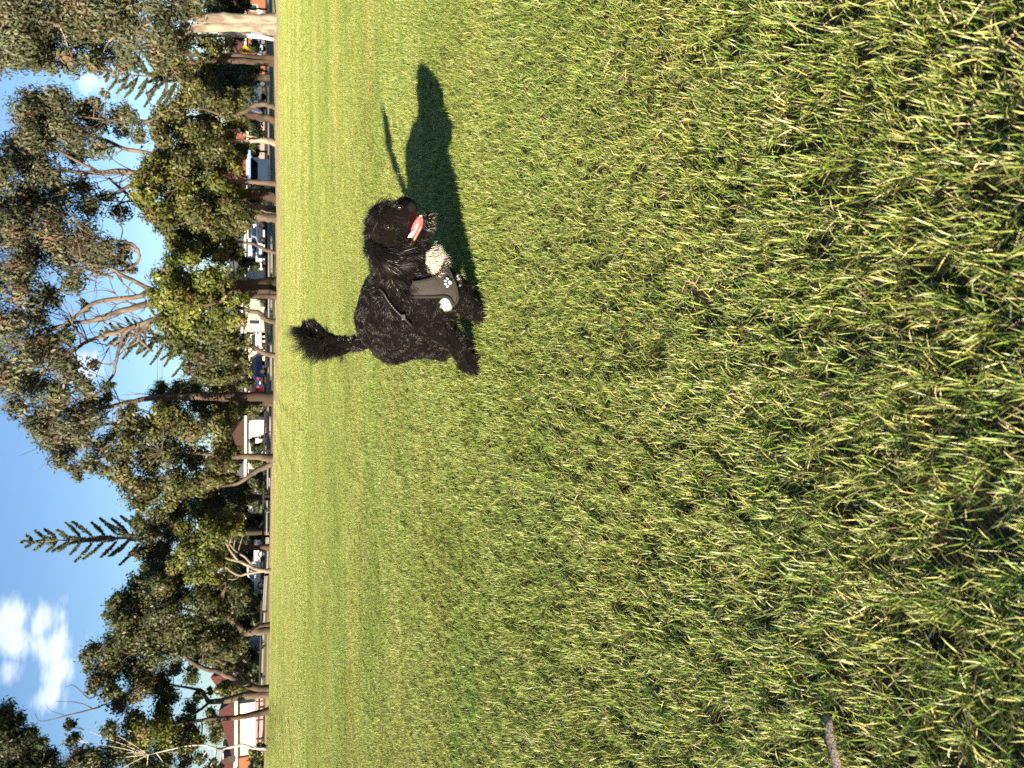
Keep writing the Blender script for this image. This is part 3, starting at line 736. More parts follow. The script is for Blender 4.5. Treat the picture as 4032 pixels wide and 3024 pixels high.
tree('paperbark', 'large tree with thick trunk split in a wide V by the red roofed house', 50,
     [[(574, 1501, .30), (552, 1500, .26), (510, 1507, .22), (488, 1513, .19), (455, 1515, .16), (446, 1509, .12), (436, 1492, .1), (400, 1485, .07), (330, 1470, .04)],
      [(573, 1490, .22), (545, 1484, .2), (518, 1472, .17), (491, 1460, .16), (467, 1449, .15), (436, 1442, .13), (406, 1424, .11), (384, 1412, .09), (300, 1410, .05)],
      [(545, 1482, .12), (525, 1456, .12), (496, 1434, .1), (473, 1427, .08), (440, 1410, .05)], [(455, 1515, .09), (430, 1535, .08), (400, 1550, .06)]],
     [(200, 1412, 20), (220, 1450, 24), (240, 1400, 26), (250, 1440, 26), (280, 1400, 26), (290, 1450, 28), (300, 1490, 26), (330, 1410, 28), (340, 1470, 28), (380, 1400, 23), (380, 1440, 16), (410, 1462, 16), (360, 1510, 23), (240, 1490, 20), (202, 1480, 15),
      (405, 1398, 20), (430, 1418, 11), (262, 1520, 20), (428, 1502, 11), (410, 1530, 14), (190, 1440, 10), (320, 1380, 24), (440, 1395, 18), (465, 1405, 18), (420, 1440, 10), (490, 1440, 12)], P_DEEP, M_B_TAN, seed=25, dens=240,
     bare=[[(230, 1520, .05), (202, 1531, .045), (143, 1546, .035), (89, 1558, .02), (75, 1540, .012)], [(210, 1500, .04), (191, 1508, .035), (161, 1481, .02), (140, 1485, .01)], [(202, 1531, .03), (170, 1518, .022), (120, 1515, .012)], [(143, 1546, .02), (110, 1535, .012), (98, 1520, .008)]])
tree('paperbark', 'green tree with upright dark trunk in front of the cream wall', 48,
     [[(571, 1538, .22), (548, 1543, .19), (510, 1550, .15), (458, 1553, .12), (436, 1556, .1), (380, 1565, .07), (310, 1575, .04)]],
     [(290, 1560, 24), (320, 1580, 26), (350, 1560, 26), (380, 1590, 26), (400, 1560, 20), (350, 1612, 24), (408, 1610, 20), (300, 1610, 24), (432, 1602, 12), (418, 1582, 14)], P_BRIGHT, M_B_DARK, seed=26, dens=260)
tree('paperbark', 'tree on a thin white curved trunk by the dark sign board', 47,
     [[(568, 1622, .09), (545, 1615, .085), (525, 1609, .08), (505, 1612, .075), (488, 1616, .07), (467, 1617, .06), (443, 1610, .05), (400, 1612, .04), (320, 1630, .03)]],
     [(250, 1620, 28), (200, 1640, 28), (160, 1600, 14), (150, 1565, 11), (240, 1580, 18), (300, 1650, 28), (350, 1650, 23), (400, 1640, 18), (436, 1640, 12), (170, 1642, 22), (220, 1685, 30), (300, 1690, 30), (450, 1662, 13), (380, 1690, 25)],
     P_DEEP, M_B_WHITE, seed=27, dens=240)
tree('gum_tree', 'tall dark gum crown showing above the tree by the sign board', 66,
     [[(580, 1690, .3), (400, 1690, .25), (200, 1680, .18), (100, 1665, .12), (30, 1640, .06)], [(110, 1660, .09), (80, 1655, .07), (45, 1645, .06), (38, 1625, .04)]],
     [(10, 1540, 20), (30, 1560, 18), (20, 1600, 28), (60, 1590, 20), (62, 1630, 26), (10, 1650, 34), (92, 1602, 12), (104, 1640, 20), (-20, 1580, 34), (40, 1685, 34), (110, 1690, 34)], P_DARK, M_B_PALE, seed=28, dens=190, leaf=.28, asp=.32, droop=.6)

# --- garden shrubs and street trees beyond the road
SHRUBS = [
    ('dark clipped shrub in front of the blue grey house', 84, [(535, 568, 13), (550, 572, 12), (522, 562, 10)], P_DARK),
    ('low dark shrub under the grey house window', 82, [(567, 640, 8), (568, 655, 7)], P_DEEP),
    ('dark round shrub in front of the white garage', 80, [(560, 965, 13), (548, 958, 12), (572, 950, 10), (556, 975, 9)], P_DARK),
    ('leafy green shrub beside the white garage', 76, [(545, 877, 14), (560, 880, 14), (552, 895, 12)], P_DEEP),
    ('sunlit green shrub between the split pale trunks', 80, [(552, 1005, 12), (562, 1000, 10)], P_BRIGHT),
    ('dark hedge bush beside the split pale trunk', 70, [(560, 1030, 16), (545, 1045, 14), (565, 1060, 15), (550, 1080, 15), (565, 1095, 13), (535, 1070, 12)], P_DARK),
    ('dark bush behind the silver ute cab', 92, [(540, 1170, 22), (560, 1190, 18), (525, 1200, 22), (540, 1230, 22), (520, 1250, 20)], P_DARK),
    ('sunlit green bush beyond the nose of the silver ute', 78, [(555, 1300, 12), (545, 1318, 13), (558, 1335, 12), (535, 1290, 12)], P_OLIVE),
    ('tall dark bush behind the stout low trunk', 84, [(510, 1300, 26), (540, 1285, 20), (500, 1345, 24), (530, 1360, 20)], P_DARK),
    ('leafy small tree in front of the grey white house', 74, [(525, 1400, 16), (510, 1390, 16), (540, 1420, 12), (500, 1420, 14)], P_DEEP),
    ('dark shrub under the wide V trunk', 72, [(550, 1445, 14), (545, 1465, 15), (560, 1475, 12), (530, 1455, 12)], P_DARK),
    ('round green tree in front of the red tiled roof', 64, [(480, 1490, 14), (500, 1497, 16), (520, 1492, 14), (490, 1480, 12)], P_OLIVE),
    ('green tree rising behind the red tiled roof', 92, [(465, 1560, 16), (480, 1575, 16), (470, 1590, 14), (455, 1545, 12)], P_DEEP),
    ('low leafy shrub at the foot of the white curved trunk', 50, [(548, 1622, 9), (556, 1632, 10), (562, 1612, 7)], P_BRIGHT),
    ('dark bush at the end of the cream wall', 62, [(555, 1650, 14), (545, 1662, 12)], P_DARK),
    ('bright drooping green shrub beside the blue shelter', 68, [(505, 318, 16), (520, 328, 15), (535, 318, 14), (550, 325, 12), (512, 345, 12)], P_BRIGHT),
    ('dark bush behind the pale forked trunk', 76, [(545, 275, 16), (555, 290, 14), (540, 258, 12), (550, 310, 14)], P_DARK),
    ('dark bush behind the twin trunks', 74, [(540, 135, 14), (550, 100, 13), (545, 175, 16), (535, 200, 16), (552, 150, 12)], P_DARK),
    ('dark red leaved tree behind the blue shelter', 78, [(510, 372, 16), (520, 392, 16), (500, 390, 14)], np.array([(.045, .015, .012), (.07, .022, .018), (.05, .04, .018), (.03, .02, .015)])),
    ('dark tree behind the pale double trunk', 70, [(470, 10, 26), (500, 30, 22), (480, -20, 26), (530, 5, 16), (520, 70, 16)], P_DARK),
    ('dark tree behind the black gum trunk', 66, [(530, 430, 18), (545, 445, 16), (560, 425, 16), (550, 405, 14)], P_DARK),
    ('dark street tree beside the grey house roof', 80, [(515, 605, 14), (505, 620, 16), (520, 590, 12)], P_DARK),
    ('low palm like bush by the dark red car', 80, [(525, 815, 12), (535, 830, 12), (520, 835, 10), (540, 805, 8)], P_DEEP),
]
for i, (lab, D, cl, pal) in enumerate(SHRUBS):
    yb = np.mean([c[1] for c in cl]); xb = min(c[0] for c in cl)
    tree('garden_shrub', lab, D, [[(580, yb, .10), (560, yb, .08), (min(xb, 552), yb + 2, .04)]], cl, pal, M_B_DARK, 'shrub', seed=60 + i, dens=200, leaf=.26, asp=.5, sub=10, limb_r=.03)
# ------------------------------------------------------------------ houses, street furniture, vehicles
M_GLASS = mat('window_glass', (.02, .025, .03), .06, .6)
M_WHITE = mat('white_paint', (.46, .455, .44), .6, .3)
M_CREAM = mat('cream_render', (.70, .60, .42), .85, .2, noise=(2, (.62, .53, .37), .3, .7))
M_CREAMW = mat('pale_cream_render', (.62, .57, .46), .85, .2, noise=(1.5, (.55, .50, .40), .3, .7))
M_BGREY = mat('blue_grey_cladding', (.30, .34, .40), .8, .25)
M_GREY = mat('grey_render', (.30, .30, .28), .85, .2, noise=(2, (.24, .24, .22), .3, .7))
M_BRICK = mat('orange_brick', (.26, .105, .055), .9, .15, noise=(14, (.18, .075, .04), .35, .65))
M_MAUVE = mat('mauve_brick', (.34, .22, .22), .9, .15, noise=(10, (.26, .17, .17), .35, .65))
M_FASC = mat('fascia', (.72, .66, .52), .6, .3)
def tile_mat(name, c, c2, sc=7.0):
    m = mat(name, c, .8, .25); t = m.node_tree; b = t.nodes['Principled BSDF']
    tc = N(t, 'ShaderNodeTexCoord'); wv = N(t, 'ShaderNodeTexWave', wave_type='BANDS', bands_direction='Z', inp={'Scale': sc, 'Distortion': .3, 'Detail': 2.0})
    t.links.new(tc.outputs['Object'], wv.inputs['Vector'])
    mx = N(t, 'ShaderNodeMix', data_type='RGBA'); mx.inputs['A'].default_value = (*c, 1); mx.inputs['B'].default_value = (*c2, 1)
    t.links.new(wv.outputs['Fac'], mx.inputs['Factor']); t.links.new(mx.outputs['Result'], b.inputs['Base Color'])
    bp = N(t, 'ShaderNodeBump', inp={'Strength': .6, 'Distance': .05}); t.links.new(wv.outputs['Fac'], bp.inputs['Height']); t.links.new(bp.outputs[0], b.inputs['Normal'])
    return m
M_RTILE = tile_mat('red_tiles', (.13, .045, .036), (.095, .03, .024))
M_BTILE = tile_mat('brown_tiles', (.10, .05, .033), (.07, .034, .022))
M_GTILE = tile_mat('grey_tiles', (.11, .115, .13), (.08, .085, .10))

def house(label, D, y0, y1, x_eave, x_base, wallm, roofm, ridge_h=1.9, depth=9, windows=(), doors=(), gable=False, over=.5, fascia=M_FASC, garage=()):
    """front wall spans photo columns y0 (right) .. y1 (left); eave and base rows give the height"""
    a = at(x_eave, y0, D); b = at(x_eave, y1, D)
    X1, X0 = a[0], b[0]; zt = (a[2] + b[2]) / 2; xc = (X0 + X1) / 2
    zb = float(gz(xc, D)) - .1
    org = np.array([xc, D, zb])
    root = empty('house', org, label, 'house')
    w = (X1 - X0) / 2; h = zt - zb
    MB().box(-w, w, 0, depth, 0, h).obj('wall', wallm, root)
    rf = MB(); o = over
    if gable:      # ridge runs front to back
        rf.add([(-w - o, -o, h), (w + o, -o, h), (0, -o, h + ridge_h), (-w - o, depth + o, h), (w + o, depth + o, h), (0, depth + o, h + ridge_h)],
               [(0, 1, 2), (5, 4, 3), (0, 2, 5, 3), (1, 4, 5, 2), (0, 3, 4, 1)])
    else:
        k = min(w, depth / 2) * .95
        rf.add([(-w - o, -o, h), (w + o, -o, h), (w + o, depth + o, h), (-w - o, depth + o, h), (-w + k, depth / 2, h + ridge_h), (w - k, depth / 2, h + ridge_h)],
               [(0, 1, 5, 4), (2, 3, 4, 5), (1, 2, 5), (3, 0, 4), (0, 3, 2, 1)])
    rp = rf.obj('roof', roofm, root)
    MB().box(-w - o - .02, w + o + .02, -o - .06, -o - .005, h - .20, h + .03).obj('fascia', fascia, root)
    if gable:
        for s in (-1, 1):
            MB().add([(s * (w + o), -o - .07, h - .12), (0, -o - .07, h + ridge_h - .12), (0, -o - .07, h + ridge_h + .1), (s * (w + o), -o - .07, h + .1),
                      (s * (w + o), -o - .02, h - .12), (0, -o - .02, h + ridge_h - .12), (0, -o - .02, h + ridge_h + .1), (s * (w + o), -o - .02, h + .1)],
                     [(0, 1, 2, 3), (4, 7, 6, 5), (0, 4, 5, 1), (3, 2, 6, 7), (1, 5, 6, 2), (0, 3, 7, 4)]).obj('barge_board', M_WHITE, root)
    def loc(xx, yy): p = at(xx, yy, D); return p[0] - xc, p[2] - zb
    for (xa, xb, ya, yb) in windows:
        (rx, tz), (lx, bz) = loc(xa, ya), loc(xb, yb)
        bz = max(bz, .35)
        f = MB()
        for (p0, p1, q0, q1) in ((lx, rx, tz - .06, tz), (lx, rx, bz, bz + .06), (lx, lx + .06, bz + .06, tz - .06), (rx - .06, rx, bz + .06, tz - .06)): f.box(p0, p1, -.05, .04, q0, q1)
        wf = f.obj('window', M_WHITE, root)
        MB().box(lx + .06, rx - .06, -.02, .02, bz + .06, tz - .06).obj('pane', M_GLASS, wf)
        MB().box(lx - .05, rx + .05, -.12, .0, bz - .07, bz - .003).obj('sill', fascia, wf)
    for (xa, xb, ya, yb, m_) in doors:
        (rx, tz), (lx, bz) = loc(xa, ya), loc(xb, yb)
        MB().box(lx, rx, -.04, .04, .1, tz).obj('door', m_, root)
    for (xa, xb, ya, yb) in garage:
        (rx, tz), (lx, bz) = loc(xa, ya), loc(xb, yb)
        n = 5; hh = (tz - .1) / n
        g = MB().box(lx, rx, -.03, .03, .1, tz).obj('garage_door', M_WHITE, root)
        for k in range(n): MB().box(lx + .04, rx - .04, -.06, -.031, .1 + k * hh + .03, .1 + (k + 1) * hh - .03).obj('panel', M_WHITE, g)
    return root

house('pale cream house with red tiled hipped roof behind the white curved trunk', 72, 1522, 1634, 508, 562, M_CREAMW, M_RTILE, 1.55, 9, over=.6)
house('orange brick house end with higher red tiled roof beside the cream wall', 78, 1462, 1519, 506, 560, M_BRICK, M_RTILE, 2.3, 8, windows=[(515, 540, 1500, 1512)], over=.5)
house('orange brick house with red roof past the dark sign board', 76, 1640, 1730, 506, 560, M_BRICK, M_RTILE, 1.3, 9, windows=[(520, 545, 1665, 1690)])
house('grey white house half hidden behind the dark shrubs', 88, 1386, 1440, 520, 562, M_WHITE, M_RTILE, 1.8, 8, doors=[(526, 562, 1405, 1412, M_BRICK)], windows=[(530, 548, 1418, 1428)])
house('white gabled house with garage door and brown tiled roof', 86, 908, 986, 529, 577, M_WHITE, M_BTILE, 1.5, 9, garage=[(540, 577, 922, 950)], windows=[(540, 556, 960, 976)], fascia=M_WHITE)
house('white house with pale roof behind the split pale trunk', 96, 1000, 1110, 528, 572, M_WHITE, M_GTILE, 1.6, 8, windows=[(536, 552, 1012, 1024), (536, 552, 1050, 1066)])
house('cream house with three dark windows behind the blue car', 96, 722, 852, 529, 570, M_CREAM, M_GTILE, 2.2, 9, windows=[(539, 556, 769, 783), (538, 556, 800, 814), (540, 556, 824, 837), (540, 556, 735, 748)], fascia=M_WHITE)
house('grey house with white eave and tall dark window beside the massive trunk', 92, 628, 712, 521, 572, M_GREY, M_GTILE, 1.9, 9, windows=[(532, 562, 638, 648), (538, 562, 690, 701)], doors=[(534, 572, 702, 714, M_CREAM)], fascia=M_WHITE)
house('blue grey house with white garage frame behind the white cars', 97, 480, 608, 528, 574, M_BGREY, M_GTILE, 2.0, 10, windows=[(537, 547, 497, 520)], garage=[(556, 574, 580, 602), (538, 574, 524, 548)], fascia=M_WHITE)
house('brick house with salmon red roof behind the blue shelter', 100, 250, 402, 533, 570, M_MAUVE, mat('salmon_roof', (.24, .075, .055), .8, .2), 2.4, 9, windows=[(540, 556, 300, 318)])
house('brick house glimpsed past the pale double trunk', 92, -60, 110, 528, 570, M_BRICK, M_RTILE, 2.0, 9, windows=[(536, 556, 8, 26), (536, 556, 64, 80)], fascia=M_WHITE)

# boundary wall in front of the cream house
def low_wall():
    a = on_ground(1500, 67); b = on_ground(1700, 67)
    c = (a + b) / 2; root = empty('garden_wall', c, 'low mauve brick garden wall in front of the cream house', 'wall')
    L = a[0] - b[0]
    MB().box(-L / 2, L / 2, -.11, .11, -.3, .55).obj('wall', M_MAUVE, root)
    MB().box(-L / 2 - .03, L / 2 + .03, -.15, .15, .552, .62).obj('coping', M_KERB, root)
    n = 5
    for k in range(n):
        x = -L / 2 + (k + .5) * L / n
        MB().box(x - .2, x + .2, -.2, -.112, -.3, .54).obj('pier', M_MAUVE, root)
low_wall()

# navy shelter
def shelter():
    D = 64; a = at(540, 342, D); b = at(540, 390, D); g = on_ground(366, D)
    root = empty('shelter', g, 'navy blue shelter hut with pale blue flat roof beside the street', 'shelter')
    w = (a[0] - b[0]) / 2; h = a[2] - g[2] - .05
    M_N = mat('navy_panel', (.012, .028, .06), .5, .4); M_LB = mat('pale_blue_roof', (.16, .27, .50), .5, .4)
    for (x0, x1, y0, y1) in ((-w, w, 1.5, 1.58), (-w, -w + .08, 0, 1.498), (w - .08, w, 0, 1.498)): MB().box(x0, x1, y0, y1, 0, h).obj('panel', M_N, root)
    MB().box(-w + .082, w - .082, .0, .08, 0, h * .62).obj('front_panel', M_N, root)
    MB().box(-w - .25, w + .45, -.5, 1.9, h + .003, h + .18).obj('roof', M_LB, root)
    MB().box(-w + .2, w - .2, 1.1, 1.45, .42, .48).obj('bench', M_N, root)
shelter()

# yellow warning sign
def yellow_sign():
    D = 58; p = at(530, 114, D); g = on_ground(114, D)
    root = empty('road_sign', g, 'yellow diamond warning sign with black arrow on a grey post', 'sign')
    h = p[2] - g[2]; s = .46
    M_Y = mat('sign_yellow', (.80, .42, .015), .5, .4); M_K = mat('sign_black', (.01, .01, .01), .6, .3); M_P = mat('galvanised_post', (.35, .35, .34), .4, .5, .7)
    MB().cyl((0, .05, h / 2), (0, 0, 1), .035, h + .5, 10).obj('post', M_P, root)
    MB().prism([(0, h - s), (s, h), (0, h + s), (-s, h)], -.012, .012).obj('plate', M_Y, root)
    k = MB()
    k.prism([(-.05, h - .25), (.05, h - .25), (.05, h + .02), (-.05, h + .02)], -.018, -.0125)
    k.prism([(.052, h - .05), (.18, h + .02), (.18, h + .10), (.052, h + .02)], -.018, -.0125)
    k.prism([(-.15, h + .03), (.15, h + .03), (0, h + .26)], -.0185, -.0127)
    k.obj('arrow', M_K, root)
    f = MB()
    for (a, b) in (((0, -s), (s, 0)), ((s, 0), (0, s)), ((0, s), (-s, 0)), ((-s, 0), (0, -s))):
        q = .90; q2 = .85
        f.prism([(a[0] * q, h + a[1] * q), (b[0] * q, h + b[1] * q), (b[0] * q2, h + b[1] * q2), (a[0] * q2, h + a[1] * q2)], -.016, -.0125)
    f.obj('border', M_K, root)
yellow_sign()
def dark_sign():
    D = 60; p = at(500, 1634, D); g = on_ground(1631, D)
    root = empty('sign_board', g, 'dark rectangular sign board on a thin pole before the cream wall', 'sign')
    h = p[2] - g[2]; M_K = mat('sign_back', (.03, .028, .025), .7, .2); M_P = mat('dark_pole', (.06, .055, .05), .6, .3)
    MB().cyl((0, .04, h / 2), (0, 0, 1), .03, h + .6, 8).obj('pole', M_P, root)
    MB().box(-.24, .22, -.02, .005, h - .30, h + .26, .006).obj('board', M_K, root)
    for z in (-.15, .12): MB().box(-.05, .05, .006, .035, h + z - .02, h + z + .02).obj('bracket', M_P, root)
dark_sign()

# black post and rail fence along the verge
def rail_fence():
    M_F = mat('black_timber', (.018, .016, .015), .8, .2)
    ys_ = list(range(470, 1700, 1))
    P = []
    acc = 0; last = None
    for y in np.linspace(470, 1760, 400):
        a = (1512 - y * S22) / 3189.0; D = float(YE(a)) + 8.6
        P.append(gp(a * D, D))
    P = np.array(P); seg = np.concatenate([[0], np.cumsum(np.linalg.norm(np.diff(P, axis=0), axis=1))])
    n = int(seg[-1] / 3.4)
    S = np.array([np.array([np.interp(t, seg, P[:, i]) for i in range(3)]) for t in np.linspace(0, seg[-1], n + 1)])
    root = empty('rail_fence', S[0], 'low black timber post and rail fence along the street edge', 'fence')
    pm = MB().box(-.07, .07, -.07, .07, -.3, .52, .012).mesh('post', M_F)
    for s in S:
        link('post', pm, root, s - S[0])
    for a, b in zip(S[:-1], S[1:]):
        d = b - a; L = np.linalg.norm(d)
        v, q = tube([a + (0, -.075, .44), b + (0, -.075, .44)], [.062, .062], 8)
        link('rail', mesh_np('rail', v - S[0], q, None, True, [M_F]), root)
rail_fence()

# overhead wires
M_WIRE = mat('cable', (.03, .03, .03), .6, .2)
for k, (x0, dz) in enumerate(((333, 0), (343, 0), (384, 0), (392, 0))):
    a = at(x0 + 2, 560, 96); b = at(x0 - 2, 1010, 96)
    t = np.linspace(0, 1, 25)[:, None]; p = a * (1 - t) + b * t; p[:, 2] -= .35 * 4 * (t[:, 0] * (1 - t[:, 0]))
    v, q = tube(p, np.full(25, .018), 5)
    o = link('overhead_wire', mesh_np('overhead_wire', v, q, None, True, [M_WIRE]))
    tagit(o, ['topmost thin overhead wire', 'second overhead wire just under the topmost', 'third overhead wire above the lowest one', 'lowest thin overhead wire'][k] + ' crossing the sky gap behind the huge gum', 'wire', 'overhead street wires')

# ------------------------------------------------------------------ vehicles
M_TYRE = mat('tyre', (.015, .015, .015), .85, .2); M_RIM = mat('rim', (.45, .45, .46), .3, .5, .8)
M_TAIL = mat('tail_lamp', (.45, .012, .012), .2, .6); M_HEAD = mat('head_lamp', (.75, .76, .78), .1, .7); M_TRIMK = mat('black_trim', (.015, .015, .016), .5, .3); M_PLATE = mat('number_plate', (.7, .7, .66), .5, .3)
SHAPES = {   # side outline (fraction of length, fraction of height): body below, greenhouse above
    'hatch': ([(0, .20), (.01, .48), (.05, .56), (.24, .62), (.98, .64), (1, .5), (.99, .20)], [(.24, .62), (.40, .95), (.52, 1.0), (.82, .98), (.96, .66)], 4.1, 1.75, 1.48),
    'sedan': ([(0, .20), (.01, .46), (.05, .55), (.26, .63), (.97, .66), (1, .5), (.99, .20)], [(.26, .63), (.40, .96), (.50, 1.0), (.66, .98), (.83, .66)], 4.7, 1.8, 1.45),
    'suv': ([(0, .22), (.01, .48), (.04, .57), (.22, .62), (.98, .63), (1, .45), (.99, .22)], [(.22, .62), (.34, .95), (.45, 1.0), (.90, .98), (.97, .64)], 4.6, 1.85, 1.75),
    'ute': ([(0, .24), (.01, .50), (.04, .58), (.24, .62), (.985, .62), (1, .5), (.99, .24)], [(.24, .62), (.35, .95), (.42, 1.0), (.60, .99), (.66, .63)], 5.2, 1.85, 1.78),
    'van': ([(0, .16), (.01, .42), (.05, .52), (.16, .60), (.99, .62), (1, .4), (.995, .16)], [(.12, .58), (.24, .95), (.30, 1.0), (.97, .99), (.995, .62)], 4.9, 1.9, 1.95),
}
def car(name, label, kind, paint, pos, yaw, scale=1.0, cat='car'):
    """front points to -x in local space; yaw about z"""
    body, cab, L, Wd, Ht = SHAPES[kind]; L, Wd, Ht = L * scale, Wd * scale, Ht * scale
    root = empty(name, pos, label, cat, rotz=yaw)
    pm = mat('car_paint', paint, .28, .55, .15)
    hw = Wd / 2
    def extr(outline, wf):
        n = len(outline); vs = []
        for s in (-1, 1):
            for (fx, fz) in outline: vs.append((fx * L - L / 2, s * hw * wf(fz), fz * Ht))
        fs = [tuple(range(n)), tuple(range(2 * n - 1, n - 1, -1))] + [(i, n + i, n + (i + 1) % n, (i + 1) % n) for i in range(n)]
        return vs, fs
    import bmesh
    vs, fs = extr(body, lambda z: 1.0 if z > .3 else .96)
    bm = bmesh.new(); V = [bm.verts.new(v) for v in vs]
    for f in fs: bm.faces.new([V[i] for i in f])
    bmesh.ops.recalc_face_normals(bm, faces=bm.faces[:])
    bmesh.ops.bevel(bm, geom=bm.edges[:], offset=.05, segments=3, affect='EDGES', profile=.6)
    me = bpy.data.meshes.new('body'); bm.to_mesh(me); bm.free(); me.materials.append(pm); link('body', me, root)
    zlo = cab[0][1]
    wf = lambda z: .97 - .20 * max(0, (z - zlo)) / (1 - zlo)
    vs, fs = extr(cab, wf)
    bm = bmesh.new(); V = [bm.verts.new(v) for v in vs]
    for f in fs: bm.faces.new([V[i] for i in f])
    bmesh.ops.recalc_face_normals(bm, faces=bm.faces[:])
    bmesh.ops.bevel(bm, geom=bm.edges[:], offset=.03, segments=2, affect='EDGES')
    me = bpy.data.meshes.new('cabin'); bm.to_mesh(me); bm.free(); me.materials.append(pm); cb = link('cabin', me, root)
    # glazing, proud of the cabin
    def lerp(a, b, t): return (a[0] + (b[0] - a[0]) * t, a[1] + (b[1] - a[1]) * t)
    def P(fx, fz, s, out=.012): return (fx * L - L / 2, s * (hw * wf(fz) + out), fz * Ht)
    x0, x1 = cab[0][0], cab[-1][0]; xt0, xt1 = cab[1][0], cab[-2][0]
    nwin = 2
    for s in (-1, 1):
        for k in range(nwin):
            a, b = k / nwin + .03, (k + 1) / nwin - .03
            lo0 = x0 + (x1 - x0) * (.10 + .82 * a); lo1 = x0 + (x1 - x0) * (.10 + .82 * b)
            hi0 = xt0 + (xt1 - xt0) * (.04 + .90 * a); hi1 = xt0 + (xt1 - xt0) * (.04 + .90 * b)
            zl, zh = zlo + .04, .93
            q = [P(lo0, zl, s), P(lo1, zl, s), P(hi1, zh, s), P(hi0, zh, s)]
            qi = [P(lo0, zl, s, -.03), P(lo1, zl, s, -.03), P(hi1, zh, s, -.03), P(hi0, zh, s, -.03)]
            MB().add(q + qi, [(0, 1, 2, 3) if s < 0 else (3, 2, 1, 0), (0, 4, 5, 1), (1, 5, 6, 2), (2, 6, 7, 3), (3, 7, 4, 0)]).obj('side_window', M_GLASS, cb)
    def screen(a, b, nm, dx):
        a2, b2 = lerp(a, b, .12), lerp(a, b, .92)
        q = [(a2[0] * L - L / 2 + dx, -hw * wf(a2[1]) * .9, a2[1] * Ht + .01), (a2[0] * L - L / 2 + dx, hw * wf(a2[1]) * .9, a2[1] * Ht + .01),
             (b2[0] * L - L / 2 + dx, hw * wf(b2[1]) * .88, b2[1] * Ht + .01), (b2[0] * L - L / 2 + dx, -hw * wf(b2[1]) * .88, b2[1] * Ht + .01)]
        qi = [(p[0] - dx * 3, p[1], p[2] - .02) for p in q]
        MB().add(q + qi, [(0, 1, 2, 3), (7, 6, 5, 4), (0, 4, 5, 1), (1, 5, 6, 2), (2, 6, 7, 3), (3, 7, 4, 0)]).obj(nm, M_GLASS, cb)
    screen(cab[0], cab[1], 'windscreen', -.014); screen(cab[-1], cab[-2], 'rear_window', .014)
    r = .33 * scale if kind not in ('ute', 'suv') else .38 * scale
    for fx in (.17, .80):
        for s in (-1, 1):
            x = fx * L - L / 2
            ty = MB().cyl((x, s * (hw - .10), r), (0, 1, 0), r, .22, 22).obj('wheel', M_TYRE, root)
            MB().cyl((x, s * (hw + .012), r), (0, 1, 0), r * .66, .03, 16).obj('rim', M_RIM, ty)
    for s in (-1, 1):
        y = s * hw * .78
        MB().box(-L / 2 - .015, -L / 2 + .06, y - .17, y + .17, .44 * Ht, .51 * Ht, .015).obj('headlight', M_HEAD, root)
        MB().box(L / 2 - .05, L / 2 + .015, y - .14, y + .14, .46 * Ht, .60 * Ht, .015).obj('tail_light', M_TAIL, root)
    MB().box(-L / 2 - .03, -L / 2 + .02, -hw * .8, hw * .8, .20 * Ht, .30 * Ht, .012).obj('front_bumper', M_TRIMK, root)
    MB().box(L / 2 - .03, L / 2 + .03, -hw * .9, hw * .9, .20 * Ht, .29 * Ht, .012).obj('rear_bumper', M_TRIMK, root)
    MB().box(L / 2 + .012, L / 2 + .02, -.18, .18, .36 * Ht, .36 * Ht + .1).obj('number_plate', M_PLATE, root)
    if kind == 'ute':
        MB().box(.67 * L - L / 2, .985 * L - L / 2, -hw * .82, hw * .82, .62 * Ht - .02, .62 * Ht + .03, .01).obj('tray_cover', M_TRIMK, root)
    return root
def cpos(y22, D): g = on_ground(y22, D); g[2] += .035; return g
PI = math.pi
car('ute', 'silver dual cab ute parked side on behind the crooked limbed tree', 'ute', (.42, .44, .47), cpos(1224, 80), math.radians(-4), .95, 'ute')
car('parked_car', 'white hatchback parked tail on in front of the cream house', 'hatch', (.72, .73, .75), cpos(742, 88), math.radians(-82))
car('parked_car', 'dark blue hatchback with lit red tail light before the cream house', 'hatch', (.008, .02, .075), cpos(795, 86), math.radians(-140))
car('parked_car', 'dark red car parked behind the blue hatchback', 'sedan', (.13, .008, .012), cpos(836, 90), math.radians(-150))
car('parked_car', 'white sedan facing out of the blue grey house drive', 'sedan', (.74, .75, .77), cpos(549, 88), math.radians(60))
car('parked_car', 'silver blue sedan between the white sedan and the white van', 'sedan', (.34, .40, .48), cpos(518, 85), math.radians(50))
car('van', 'white van parked at the end of the blue grey house', 'van', (.75, .75, .75), cpos(500, 93), math.radians(75), 1.0, 'van')
car('parked_car', 'blue grey four wheel drive behind the pale crooked trunk', 'suv', (.10, .13, .19), cpos(219, 82), math.radians(205))
car('parked_car', 'pale blue hatchback glimpsed behind the slender white trunk', 'hatch', (.25, .33, .48), cpos(71, 84), math.radians(180))
car('van', 'silver van half hidden behind the black gum trunk', 'van', (.50, .50, .48), cpos(407, 82), math.radians(80), 1.0, 'van')
# letter boxes
for (y, D, lab) in ((952, 74, 'white letter box in front of the dark round shrub'), (868, 74, 'white letter box beside the straight dark gum trunk')):
    g = on_ground(y, D); root = empty('letter_box', g, lab, 'letter box')
    MB().box(-.16, .16, -.12, .12, -.2, .75, .01).obj('pedestal', M_WHITE, root)
    MB().box(-.22, .22, -.18, .18, .752, 1.05, .015).obj('box', M_WHITE, root)
    MB().box(-.14, .14, -.19, -.181, .92, .95).obj('slot', M_TRIMK, root)

